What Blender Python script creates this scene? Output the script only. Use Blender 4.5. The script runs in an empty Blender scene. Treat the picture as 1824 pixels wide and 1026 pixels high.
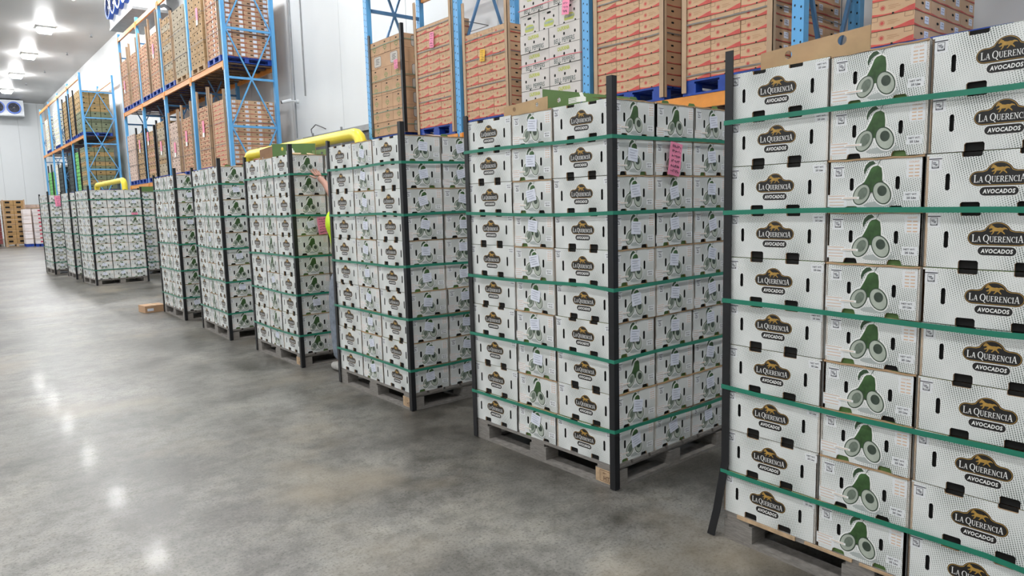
import bpy, math, random
from mathutils import Vector, Matrix
from mathutils.geometry import tessellate_polygon
random.seed(7)
R = math.radians
scene = bpy.context.scene
COL = scene.collection

# ------------------------------------------------------------------ camera
FPX, YAW, PITCH, ROLL, CAMZ = 1246.6, R(39.583), R(6.933), R(-1.521), 1.524
fw = Vector((math.sin(YAW)*math.cos(PITCH), math.cos(YAW)*math.cos(PITCH), -math.sin(PITCH)))
rt = Vector((math.cos(YAW), -math.sin(YAW), 0)); up = rt.cross(fw)
r2 = rt*math.cos(ROLL) + up*math.sin(ROLL); u2 = up*math.cos(ROLL) - rt*math.sin(ROLL)
cam = bpy.data.objects.new('camera', bpy.data.cameras.new('camera'))
COL.objects.link(cam)
cam.matrix_world = Matrix(((r2.x, u2.x, -fw.x, 0), (r2.y, u2.y, -fw.y, 0), (r2.z, u2.z, -fw.z, CAMZ), (0, 0, 0, 1)))
cam.data.sensor_width = 36; cam.data.lens = FPX/1824*36
cam.data.clip_start = .05; cam.data.clip_end = 200
scene.camera = cam
# ------------------------------------------------------------------ world + exposure
w = bpy.data.worlds.new('world'); scene.world = w; w.use_nodes = True
w.node_tree.nodes['Background'].inputs[0].default_value = (.9, .95, 1, 1)
w.node_tree.nodes['Background'].inputs[1].default_value = .05
vs = scene.view_settings
vs.view_transform = 'Standard'; vs.look = 'None'; vs.gamma = 1; vs.exposure = 0.0; vs.use_curve_mapping = False
LAMP_STRENGTH = 200.0

# ------------------------------------------------------------------ materials
def lin(c):
    f = lambda v: v/12.92 if v <= .04045 else ((v+.055)/1.055)**2.4
    return tuple(f(v/255) for v in c) + (1,)
MATS = {}
class NT:
    def __init__(s, name):
        s.m = bpy.data.materials.new(name); s.m.use_nodes = True
        s.t = s.m.node_tree; s.n = s.t.nodes; s.b = s.n['Principled BSDF']
    def new(s, ty, **kw):
        n = s.n.new(ty)
        for k, v in kw.items(): setattr(n, k, v)
        return n
    def link(s, a, b): s.t.links.new(a, b)
    def math(s, op, a, b=None, c=None):
        n = s.n.new('ShaderNodeMath'); n.operation = op
        for i, v in enumerate((a, b, c)):
            if v is None: continue
            if isinstance(v, (int, float)): n.inputs[i].default_value = v
            else: s.link(v, n.inputs[i])
        return n.outputs[0]
    def mix(s, fac, a, b):
        n = s.n.new('ShaderNodeMix'); n.data_type = 'RGBA'
        for k, v in ((0, fac), (6, a), (7, b)):
            if isinstance(v, (tuple, int, float)): n.inputs[k].default_value = v
            else: s.link(v, n.inputs[k])
        return n.outputs[2]
    def noise(s, scale, detail=3, rough=.5, coord=None, dim=None):
        n = s.n.new('ShaderNodeTexNoise'); n.inputs['Scale'].default_value = scale
        n.inputs['Detail'].default_value = detail; n.inputs['Roughness'].default_value = rough
        if coord is not None: s.link(coord, n.inputs['Vector'])
        return n.outputs[0]
    def ramp(s, fac, stops):
        n = s.n.new('ShaderNodeValToRGB'); cr = n.color_ramp
        while len(cr.elements) < len(stops): cr.elements.new(.5)
        for e, (p, c) in zip(cr.elements, stops): e.position = p; e.color = c
        s.link(fac, n.inputs[0]); return n.outputs[0]
    def bump(s, h, strength=.2, dist=.01):
        n = s.n.new('ShaderNodeBump'); n.inputs['Strength'].default_value = strength
        n.inputs['Distance'].default_value = dist; s.link(h, n.inputs['Height']); s.link(n.outputs[0], s.b.inputs['Normal'])
def plain(name, rgb, rough=.6, metal=0.0, var=.08, scale=6.0, coat=0.0, spec=.5):
    if name in MATS: return MATS[name]
    t = NT(name); c = lin(rgb)
    if var:
        co = t.new('ShaderNodeTexCoord').outputs['Object']
        n = t.noise(scale, 4, .6, co)
        d = tuple(v*(1-var*2) for v in c[:3])+(1,); l = tuple(min(1, v*(1+var*2)) for v in c[:3])+(1,)
        t.link(t.ramp(n, [(.3, d), (.7, l)]), t.b.inputs['Base Color'])
    else: t.b.inputs['Base Color'].default_value = c
    t.b.inputs['Roughness'].default_value = rough; t.b.inputs['Metallic'].default_value = metal
    t.b.inputs['Coat Weight'].default_value = coat; t.b.inputs['Specular IOR Level'].default_value = spec
    MATS[name] = t.m; return t.m
def emit(name, rgb, strength):
    t = NT(name); t.b.inputs['Base Color'].default_value = lin(rgb)
    t.b.inputs['Emission Color'].default_value = lin(rgb); t.b.inputs['Emission Strength'].default_value = strength
    MATS[name] = t.m; return t.m

def mat_carton():
    t = NT('printed_carton')
    tc = t.new('ShaderNodeTexCoord')
    p = t.new('ShaderNodeSeparateXYZ'); t.link(tc.outputs['Object'], p.inputs[0])
    n = t.new('ShaderNodeSeparateXYZ'); t.link(tc.outputs['Normal'], n.inputs[0])
    u = t.math('ADD', t.math('MULTIPLY', p.outputs[0], t.math('ABSOLUTE', n.outputs[1])),
               t.math('MULTIPLY', p.outputs[1], t.math('ABSOLUTE', n.outputs[0])))
    v = p.outputs[2]
    s = t.math('DIVIDE', t.math('ADD', u, t.math('MULTIPLY', v, .25)), .0074)
    fl = t.math('FLOOR', s)
    q = t.math('ADD', t.math('DIVIDE', v, .0066), t.math('MULTIPLY', fl, .5))
    fs = t.math('SUBTRACT', t.math('FRACT', s), .5); fq = t.math('SUBTRACT', t.math('FRACT', q), .5)
    d = t.math('SQRT', t.math('ADD', t.math('MULTIPLY', t.math('MULTIPLY', fs, fs), 2.2), t.math('MULTIPLY', fq, fq)))
    # dot size swells and shrinks over the printed face
    w1 = t.math('SINE', t.math('ADD', t.math('MULTIPLY', u, 15.0), t.math('MULTIPLY', v, 14.0)))
    w2 = t.math('SINE', t.math('ADD', t.math('MULTIPLY', u, 22.0), t.math('MULTIPLY', v, -17.0)))
    g = t.math('ADD', .285, t.math('ADD', t.math('MULTIPLY', w1, .10), t.math('MULTIPLY', w2, .08)))
    k = t.math('DIVIDE', t.math('SUBTRACT', g, d), .10)
    mk = t.new('ShaderNodeClamp'); t.link(k, mk.inputs[0])
    base = t.noise(9, 3, .6, tc.outputs['Object'])
    white = t.ramp(base, [(.3, lin((220, 223, 221))), (.7, lin((234, 236, 234)))])
    fac = t.math('MULTIPLY', mk.outputs[0], .88)
    t.link(t.mix(fac, white, lin((60, 76, 66))), t.b.inputs['Base Color'])
    t.b.inputs['Roughness'].default_value = .42
    t.bump(t.noise(14, 2, .5, tc.outputs['Object']), .25, .01)
    MATS['carton'] = t.m
mat_carton()
M_KRAFT = plain('kraft_board', (184, 152, 116), .75, var=.07)
M_DARKIN = plain('dark_inside', (14, 14, 13), .9, var=0)
M_GREENIN = plain('green_board', (86, 118, 62), .6, var=.06)
M_BLACK = plain('print_black', (30, 28, 27), .45, var=0)
M_GOLD = plain('print_gold', (178, 140, 66), .4, var=.12, scale=60)
M_WHITE = plain('print_white', (244, 244, 242), .5, var=0)
M_PALE = plain('print_pale_ground', (232, 234, 236), .5, var=0)
M_INK = plain('print_ink', (44, 44, 56), .5, var=0)
M_ORANGEINK = plain('print_orange', (220, 188, 160), .5, var=0)
M_SKIN = plain('print_avocado_skin', (58, 92, 48), .45, var=.22, scale=25)
M_LEAF = plain('print_leaf', (52, 78, 52), .45, var=.05)
M_RING = plain('print_rind', (54, 72, 56), .45, var=.05)
M_FLESH = plain('print_flesh', (176, 184, 172), .45, var=.1, scale=18)
M_HOLLOW = plain('print_hollow', (106, 118, 106), .45, var=.18, scale=30)
M_PIT = plain('print_pit', (56, 68, 58), .45, var=.18, scale=30)
M_SHADE = plain('print_grey_shade', (172, 178, 176), .5, var=.05)
M_PAPER = plain('paper', (228, 232, 244), .6, var=.02)
M_PAPERINK = plain('paper_ink', (150, 156, 176), .6, var=0)
M_STRAP = plain('green_strap', (36, 126, 102), .35, var=.05)
M_POST = plain('black_corner_board', (21, 22, 26), .45, var=.15, scale=8)
M_PINK = plain('pink_paper', (246, 146, 180), .6, var=.02)
M_YELLOWP = plain('yellow_paper', (250, 196, 60), .6, var=.02)
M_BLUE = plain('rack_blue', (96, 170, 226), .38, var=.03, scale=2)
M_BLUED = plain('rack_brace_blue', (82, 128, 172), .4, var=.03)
M_ORANGE = plain('rack_orange', (232, 150, 62), .42, var=.06)
M_BPAL = plain('pallet_blue', (24, 66, 158), .55, var=.12)
M_GREYSTRAP = plain('grey_strap', (118, 116, 114), .4, var=.03)
M_KRED = plain('print_red', (196, 78, 70), .55, var=.08, scale=30)
M_KLINE = plain('print_brown_line', (112, 82, 60), .6, var=0)
M_KRAFT2 = plain('kraft_carton', (203, 168, 134), .72, var=.05, scale=4)
M_KRAFT3 = plain('kraft_carton_brown', (190, 153, 120), .72, var=.05, scale=4)
M_KPOST = plain('kraft_post', (182, 154, 126), .7, var=.05)
M_BELL = plain('bell_carton', (206, 200, 196), .6, var=.03)
M_BELLTXT = plain('bell_ink', (92, 104, 100), .6, var=0)
M_LIME = plain('bell_lime', (184, 190, 96), .6, var=.05)
M_YEL = plain('safety_yellow', (246, 222, 62), .35, var=.05, scale=2)
M_WOODT = plain('raw_wood', (188, 160, 128), .8, var=.12, scale=20)
def mat_wood():
    t = NT('grey_pallet_wood')
    tc = t.new('ShaderNodeTexCoord'); mp = t.new('ShaderNodeMapping'); mp.inputs['Scale'].default_value = (4, 4, 30)
    t.link(tc.outputs['Object'], mp.inputs[0])
    a = t.noise(6, 6, .7, mp.outputs[0]); b = t.noise(5, 3, .6, tc.outputs['Object'])
    c1 = t.ramp(a, [(.3, lin((104, 102, 100))), (.7, lin((150, 147, 143)))])
    t.link(t.mix(t.math('MULTIPLY', b, .35), c1, lin((136, 122, 106))), t.b.inputs['Base Color'])
    t.b.inputs['Roughness'].default_value = .85; t.bump(a, .4, .004); MATS['gwood'] = t.m
mat_wood(); M_GWOOD = MATS['gwood']
def mat_floor():
    t = NT('polished_concrete')
    co = t.new('ShaderNodeTexCoord').outputs['Object']
    a = t.noise(.42, 7, .6, co); b = t.noise(1.7, 9, .72, co); c = t.noise(75, 4, .7, co); d = t.noise(.9, 4, .5, co); e = t.noise(9, 6, .75, co)
    base = t.ramp(a, [(.34, lin((84, 81, 75))), (.5, lin((113, 111, 106))), (.64, lin((136, 134, 130)))])
    def mul(x, y, f):
        m = t.new('ShaderNodeMix', data_type='RGBA', blend_type='MULTIPLY'); m.inputs[0].default_value = f
        t.link(x, m.inputs[6]); t.link(y, m.inputs[7]); return m.outputs[2]
    m1 = mul(base, t.ramp(b, [(.38, (.50, .49, .46, 1)), (.50, (.95, .95, .95, 1)), (.62, (1.18, 1.16, 1.10, 1))]), .85)
    m2 = mul(m1, t.ramp(c, [(.38, (.35, .35, .34, 1)), (.46, (1, 1, 1, 1)), (.60, (1.1, 1.1, 1.1, 1)), (.68, (1.5, 1.5, 1.48, 1))]), .7)
    m3 = mul(m2, t.ramp(e, [(.40, (.60, .59, .57, 1)), (.52, (1.0, 1.0, 1.0, 1)), (.62, (1.12, 1.12, 1.1, 1))]), .7)
    tan = t.ramp(d, [(.54, (0, 0, 0, 1)), (.70, (.5, .5, .5, 1))])
    t.link(t.mix(tan, m3, lin((146, 134, 114))), t.b.inputs['Base Color'])
    t.link(t.math('ADD', .26, t.math('MULTIPLY', b, .25)), t.b.inputs['Roughness'])
    t.b.inputs['Coat Weight'].default_value = .028; t.b.inputs['Coat Roughness'].default_value = .045
    t.bump(t.noise(120, 3, .7, co), .10, .002)
    cb = t.new('ShaderNodeBump'); cb.inputs['Strength'].default_value = .06; cb.inputs['Distance'].default_value = .0015
    t.link(t.noise(150, 2, .6, co), cb.inputs['Height']); t.link(cb.outputs[0], t.b.inputs['Coat Normal'])
    MATS['floor'] = t.m
mat_floor()
M_WALL = plain('wall_panel', (213, 216, 218), .38, var=.012, scale=.6)
M_CEIL = plain('ceiling_panel', (184, 183, 182), .42, var=.015, scale=.5)
M_LAMP = emit('lamp_diffuser', (252, 253, 253), LAMP_STRENGTH)
M_HOUS = plain('lamp_housing', (206, 206, 204), .5, var=0)
M_STEEL = plain('galvanised', (150, 152, 154), .45, .4, var=.06)
M_DGREY = plain('dark_grey_metal', (92, 92, 94), .5, var=.05)
M_EVAPW = plain('evaporator_white', (224, 228, 232), .4, var=.02)
M_FANB = plain('fan_blue', (66, 108, 206), .4, var=.05)
M_FAND = plain('fan_dark', (26, 32, 58), .5, var=.05)
M_HOLE = plain('perforation_dark', (16, 30, 48), .7, var=0)
M_DECK = plain('deck_plank', (96, 74, 58), .8, var=.1)

# ------------------------------------------------------------------ mesh helpers
class MB:
    def __init__(s): s.v = []; s.f = []; s.m = []; s.mats = []
    def mi(s, mat):
        if mat not in s.mats: s.mats.append(mat)
        return s.mats.index(mat)
    def face(s, pts, mat):
        k = len(s.v); s.v += [tuple(p) for p in pts]; s.f.append(tuple(range(k, k+len(pts)))); s.m.append(s.mi(mat)); return s
    def box(s, x0, x1, y0, y1, z0, z1, mat, M=None):
        k = len(s.v); P = [(x, y, z) for z in (z0, z1) for y in (y0, y1) for x in (x0, x1)]
        if M: P = [tuple(M @ Vector(p)) for p in P]
        s.v += P
        for q in ((0, 2, 3, 1), (4, 5, 7, 6), (0, 1, 5, 4), (2, 6, 7, 3), (0, 4, 6, 2), (1, 3, 7, 5)):
            s.f.append(tuple(k+i for i in q)); s.m.append(s.mi(mat))
        return s
    def tris(s, pts, tri, mat):
        k = len(s.v); s.v += [tuple(p) for p in pts]; i = s.mi(mat)
        for t in tri: s.f.append(tuple(k+j for j in t)); s.m.append(i)
        return s
    def tube(s, path, rad, mat, n=10, cap=True, close=False):
        path = [Vector(p) for p in path]; N = len(path); rings = []; i = s.mi(mat)
        ref = None
        for j, p in enumerate(path):
            a = path[(j-1) % N] if (close or j > 0) else p; b = path[(j+1) % N] if (close or j < N-1) else p
            t = (b-a).normalized()
            if ref is None: ref = Vector((0, 0, 1)) if abs(t.z) < .9 else Vector((1, 0, 0))
            x = ref - t*ref.dot(t); x.normalize(); ref = x; y = t.cross(x)
            rr = rad[j] if isinstance(rad, (list, tuple)) else rad
            rings.append([len(s.v)+q for q in range(n)])
            s.v += [tuple(p+(x*math.cos(2*math.pi*q/n)+y*math.sin(2*math.pi*q/n))*rr) for q in range(n)]
        for j in range(N if close else N-1):
            A, B = rings[j], rings[(j+1) % N]
            for q in range(n): s.f.append((A[q], A[(q+1) % n], B[(q+1) % n], B[q])); s.m.append(i)
        if cap and not close:
            s.f.append(tuple(rings[0][::-1])); s.m.append(i); s.f.append(tuple(rings[-1])); s.m.append(i)
        return s
    def bar(s, a, b, wx, wy, mat):
        a, b = Vector(a), Vector(b); d = b-a; L = d.length; z = d.normalized()
        x = Vector((0, 1, 0)) if abs(z.y) < .9 else Vector((1, 0, 0))
        x = (x-z*x.dot(z)).normalized(); y = z.cross(x)
        M = Matrix(((x.x, y.x, z.x, a.x), (x.y, y.y, z.y, a.y), (x.z, y.z, z.z, a.z), (0, 0, 0, 1)))
        return s.box(-wx/2, wx/2, -wy/2, wy/2, 0, L, mat, M)
    def mesh(s, name, smooth=False):
        me = bpy.data.meshes.new(name); me.from_pydata(s.v, [], s.f)
        for m in s.mats: me.materials.append(m)
        me.polygons.foreach_set('material_index', s.m)
        if smooth: me.polygons.foreach_set('use_smooth', [True]*len(s.f))
        me.update(); return me
def ob(name, me, parent=None, loc=None, rz=None, rot=None):
    if isinstance(me, MB): me = me.mesh(name)
    o = bpy.data.objects.new(name, me); COL.objects.link(o)
    if parent is not None: o.parent = parent
    if loc is not None: o.location = loc
    if rz is not None: o.rotation_euler = (0, 0, rz)
    if rot is not None: o.rotation_euler = rot
    return o
def tag(o, label, cat=None, group=None, kind=None):
    if label: o['label'] = label
    if cat: o['category'] = cat
    if group: o['group'] = group
    if kind: o['kind'] = kind
    return o
def thing(name, label, cat, loc=(0, 0, 0), rz=0, group=None):
    return tag(ob(name, None, None, loc, rz), label, cat, group)
BOXCACHE = {}
def boxmesh(name, dx, dy, dz, mat):           # box centred in x,y with base at 0, shared between alike pieces
    k = (name, round(dx, 4), round(dy, 4), round(dz, 4), mat.name)
    if k not in BOXCACHE: BOXCACHE[k] = MB().box(-dx/2, dx/2, -dy/2, dy/2, 0, dz, mat).mesh(name)
    return BOXCACHE[k]
ORD = ['zeroth', 'first', 'second', 'third', 'fourth', 'fifth', 'sixth', 'seventh', 'eighth', 'ninth', 'tenth', 'eleventh',
       'twelfth', 'thirteenth', 'fourteenth', 'fifteenth', 'sixteenth']

# ------------------------------------------------------------------ flat print helpers (2-D shapes)
def arc(cx, cy, r, a0, a1, n=8, ry=None):
    ry = ry or r
    return [(cx+r*math.cos(R(a0+(a1-a0)*i/n)), cy+ry*math.sin(R(a0+(a1-a0)*i/n))) for i in range(n+1)]
def ell(cx, cy, rx, ry, rot=0, n=18):
    c, s = math.cos(R(rot)), math.sin(R(rot)); o = []
    for i in range(n):
        a = 2*math.pi*i/n; x, y = rx*math.cos(a), ry*math.sin(a); o.append((cx+x*c-y*s, cy+x*s+y*c))
    return o
def rect(cx, cy, w, h): return [(cx-w/2, cy-h/2), (cx+w/2, cy-h/2), (cx+w/2, cy+h/2), (cx-w/2, cy+h/2)]
def pill(cx, cy, w, h, n=6):
    r = h/2
    return arc(cx+w/2-r, cy, r, -90, 90, n) + arc(cx-w/2+r, cy, r, 90, 270, n)
def rrect(cx, cy, w, h, r, n=3):
    x0, x1, y0, y1 = cx-w/2, cx+w/2, cy-h/2, cy+h/2
    return arc(x1-r, y0+r, r, -90, 0, n)+arc(x1-r, y1-r, r, 0, 90, n)+arc(x0+r, y1-r, r, 90, 180, n)+arc(x0+r, y0+r, r, 180, 270, n)
class Flat:
    """collects flat printed shapes; mapped onto a face by fn(u, v, layer) -> xyz"""
    def __init__(s, fn): s.mb = MB(); s.fn = fn
    def poly(s, pts, mat, layer=1, holes=()):
        loops = [[Vector((x, y, 0)) for x, y in L] for L in (pts, *holes)]
        tri = tessellate_polygon(loops); flat = [p for L in (pts, *holes) for p in L]
        s.mb.tris([s.fn(x, y, layer) for x, y in flat], tri, mat); return s
    def text(s, txt, cx, cy, size, mat, layer=1, bold=0, sx=1.0, shear=0, space=1.0):
        V, F, W = textmesh(txt, bold, shear, space)
        s.mb.tris([s.fn(cx+(x-W/2)*size*sx, cy+(y-.35)*size, layer) for x, y in V], F, mat); return s
    def strokes(s, segs, cx, cy, sc, mat, layer):
        for pts in segs: s.poly([(cx+x*sc, cy+y*sc) for x, y in pts], mat, layer)
        return s
TXT = {}
def textmesh(txt, bold=0, shear=0, space=1.0):
    k = (txt, bold, shear, space)
    if k not in TXT:
        cu = bpy.data.curves.new('t', 'FONT'); cu.body = txt; cu.size = 1; cu.resolution_u = 2; cu.offset = bold; cu.shear = shear
        cu.space_character = space; cu.fill_mode = 'FRONT'
        o = bpy.data.objects.new('t', cu); COL.objects.link(o)
        dg = bpy.context.evaluated_depsgraph_get(); me = o.evaluated_get(dg).to_mesh()
        V = [(v.co.x, v.co.y) for v in me.vertices]; F = [tuple(p.vertices) for p in me.polygons]
        x0 = min(v[0] for v in V); V = [(x-x0, y) for x, y in V]; W = max(v[0] for v in V)
        bpy.data.objects.remove(o); bpy.data.curves.remove(cu)
        TXT[k] = (V, F, W)
    return TXT[k]

# serif capitals drawn as strokes in a unit-high cell: returns (list of polygons, advance)
def serif(ch):
    T, t = .15, .065
    def q(x0, y0, x1, y1, w): 
        return [(x0-w/2, y0), (x0+w/2, y0), (x1+w/2, y1), (x1-w/2, y1)]
    def sf(x, y, w=.30): return [(x-w/2, y-.03), (x+w/2, y-.03), (x+w/2, y+.03), (x-w/2, y+.03)]
    def ring(cx, cy, rx, ry, a0, a1, th, tv, n=12):
        out = []
        for i in range(n):
            b0, b1 = a0+(a1-a0)*i/n, a0+(a1-a0)*(i+1)/n; P = []
            for b, sg in ((b0, 1), (b1, 1), (b1, -1), (b0, -1)):
                c, s_ = math.cos(R(b)), math.sin(R(b)); P.append((cx+(rx+sg*th/2)*c, cy+(ry+sg*tv/2)*s_))
            out.append(P)
        return out
    if ch == 'L': return [q(.16, 0, .16, 1, T), sf(.16, .03), sf(.16, .97), [(.1, 0), (.6, 0), (.6, .07), (.1, .07)], [(.54, 0), (.62, 0), (.64, .24), (.58, .24)]], .68
    if ch == 'A': return [q(.08, 0, .36, 1, t), q(.64, 0, .38, 1, T), [(.18, .3), (.55, .3), (.55, .37), (.18, .37)], sf(.08, .03, .22), sf(.64, .03, .28)], .76
    if ch == 'Q': return ring(.42, .5, .34, .46, 0, 360, T, t, 20)+[[(.38, .1), (.5, .12), (.86, -.22), (.7, -.24)]], .88
    if ch == 'U': return [q(.14, .3, .14, 1, T), q(.6, .3, .6, 1, t), sf(.14, .97), sf(.6, .97, .24)]+ring(.37, .3, .23, .26, 180, 360, .11, .08, 8), .76
    if ch == 'E': return [q(.14, 0, .14, 1, T), [(.06, 0), (.56, 0), (.56, .065), (.06, .065)], [(.06, .935), (.54, .935), (.54, 1), (.06, 1)], [(.14, .48), (.42, .48), (.42, .54), (.14, .54)], [(.5, 0), (.56, 0), (.58, .2), (.53, .2)], [(.5, .82), (.55, .82), (.54, 1), (.48, 1)], [(.39, .4), (.43, .4), (.43, .62), (.39, .62)]], .64
    if ch == 'R': return [q(.14, 0, .14, 1, T), sf(.14, .03), sf(.1, .97, .2), [(.14, .935), (.36, .935), (.36, 1), (.14, 1)], [(.14, .44), (.36, .44), (.36, .5), (.14, .5)], q(.66, 0, .36, .48, T), sf(.68, .03, .24)]+ring(.34, .72, .2, .25, -90, 90, T, t, 8), .76
    if ch == 'N': return [q(.12, 0, .12, 1, t), q(.62, 0, .12, 1, T), q(.62, 0, .62, 1, t), sf(.12, .03, .24), sf(.62, .97, .24), sf(.08, .97, .2)], .76
    if ch == 'C': return ring(.42, .5, .33, .46, 50, 310, T, t, 14)+[[(.6, .66), (.66, .66), (.66, .94), (.6, .9)]], .72
    if ch == 'I': return [q(.16, 0, .16, 1, T), sf(.16, .03), sf(.16, .97)], .36
def brandline(fl, cx, base, size, mat, layer):
    items = []; x = 0
    for i, ch in enumerate('LA QUERENCIA'):
        if ch == ' ': x += .3; continue
        sc = 1.28 if i in (0, 3) else (1.2 if i == 11 else 1.0)
        polys, adv = serif(ch); items.append((x, sc, polys)); x += adv*sc+.03
    for x0, sc, polys in items:
        for P in polys: fl.poly([(cx+(x0+px*sc-x/2)*size*.86, base+py*sc*size) for px, py in P], mat, layer)

HORSE = [(-.50, .12), (-.47, .22), (-.40, .34), (-.33, .44), (-.30, .38), (-.24, .34), (-.16, .22), (0, .17), (.14, .20), (.24, .17),
         (.36, .22), (.50, .14), (.56, .02), (.46, .08), (.36, .06), (.30, -.02), (.28, -.10), (.36, -.20), (.42, -.34), (.36, -.34), (.30, -.24),
         (.18, -.14), (.10, -.24), (.02, -.36), (-.04, -.34), (.05, -.20), (.06, -.10), (-.10, -.12), (-.18, -.12), (-.20, -.24), (-.30, -.40),
         (-.36, -.38), (-.28, -.24), (-.28, -.10), (-.38, -.18), (-.46, -.14), (-.40, -.08), (-.30, 0), (-.28, .10), (-.36, .14), (-.44, .08)]

# ------------------------------------------------------------------ avocado carton
A, B, H, PZ = .435, .340, .190, .130
CH = H-.003
def notch_outline(W, h, nb, nt, wb, hb, wt, ht, half):
    o = [(-W/2, 0)]
    for c in nb:
        if half: o += [(c-wb/2, 0), (c-wb*.42, hb*.8), (c-wb*.3, hb), (c+wb*.3, hb), (c+wb*.42, hb*.8), (c+wb/2, 0)]
        else: o += [(c-wb/2, 0), (c-wb/2, hb*.8), (c-wb*.42, hb), (c+wb*.42, hb), (c+wb/2, hb*.8), (c+wb/2, 0)]
    o += [(W/2, 0), (W/2, h)]
    for c in reversed(nt): o += [(c+wt/2, h), (c+wt/2, h-ht*.8), (c+wt*.44, h-ht), (c-wt*.44, h-ht), (c-wt/2, h-ht*.8), (c-wt/2, h)]
    o += [(-W/2, h)]
    return o
def slot(cx, cy, w, h):
    r = w/2
    return arc(cx, cy+h/2-r, r, 0, 180, 5)+arc(cx, cy-h/2+r, r, 180, 360, 5)
def carton_mesh(green, A=A-.006, B=B-.006):
    mb = MB()
    def panel(fn, W, outline, holes, caps, mat):
        loops = [outline]+holes; flat = [p for L in loops for p in L]
        tri = tessellate_polygon([[Vector((x, y, 0)) for x, y in L] for L in loops])
        mb.tris([fn(x, y, 0) for x, y in flat], tri, mat)
        for li, L in enumerate(loops):
            for i in range(len(L)):
                p, q = L[i], L[(i+1) % len(L)]
                mb.face([fn(*p, 0), fn(*q, 0), fn(*q, -.008), fn(*p, -.008)], M_DARKIN if li else M_KRAFT)
        for poly, m in caps:
            mb.tris([fn(x, y, -.008) for x, y in poly], tessellate_polygon([[Vector((x, y, 0)) for x, y in poly]]), m)
    nbx = [-.185*A, .185*A]; wb, hb, ht = .058, .027, .015
    for sgn in (-1, 1):
        fn = (lambda u, v, d, s=sgn: (u*(-s), s*(B/2+d), v))
        hol = [slot(-.345*A, CH*.5, .0135, .056), slot(.345*A, CH*.5, .0135, .056)]
        caps = [(h_, M_DARKIN) for h_ in hol]
        for c in nbx: caps += [(rect(c, hb/2, wb, hb), M_DARKIN), (rect(c, CH-ht/2, wb, ht), M_DARKIN)]
        panel(fn, A, notch_outline(A, CH, nbx, nbx, wb, hb, wb, ht, False), hol, caps, MATS['carton'])
    nby = [-.235*B, .235*B]
    for sgn in (-1, 1):
        fn = (lambda u, v, d, s=sgn: (s*(A/2+d), u*s, v))
        hol = [slot(-.235*B, CH*.52, .0145, .046), slot(.245*B, CH*.52, .0145, .046)]
        caps = [(h_, M_DARKIN) for h_ in hol]
        for i, c in enumerate(nby): caps.append((rect(c, .010, .058, .022), M_GREENIN if (i in green) else M_DARKIN))
        panel(fn, B, notch_outline(B, CH-.006, nby, [], .052, .018, 0, 0, True), hol, caps, MATS['carton'])
        # bent kraft lip along the top edge
        n = 10; zz = [CH-.0055+.0016*math.sin(i*1.9+sgn) for i in range(n+1)]
        for i in range(n):
            y0, y1 = -B/2+B*i/n, -B/2+B*(i+1)/n
            for (d0, d1, k0, k1) in ((0, 0, 0, .006), (0, -.012, .006, .006), (0, -.012, 0, 0)):
                mb.face([(sgn*(A/2+.0025+d0), y0, zz[i]+k0), (sgn*(A/2+.0025+d0), y1, zz[i+1]+k0), (sgn*(A/2+.0025+d1), y1, zz[i+1]+k1), (sgn*(A/2+.0025+d1), y0, zz[i]+k1)], M_KRAFT)
    mb.box(-A/2+.009, A/2-.009, -B/2+.009, B/2-.009, .001, CH-.004, M_KRAFT)
    for xa, xb in ((-A/2+.006, nbx[0]-wb/2-.002), (nbx[0]+wb/2+.002, nbx[1]-wb/2-.002), (nbx[1]+wb/2+.002, A/2-.006)):
        mb.box(xa, xb, -B/2+.003, B/2-.003, CH-.003, CH+.0012, M_GREENIN)
    return mb.mesh('avocado_carton')
CARTON = [carton_mesh(g) for g in ((0,), (1,), (0, 1), ())]

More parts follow.
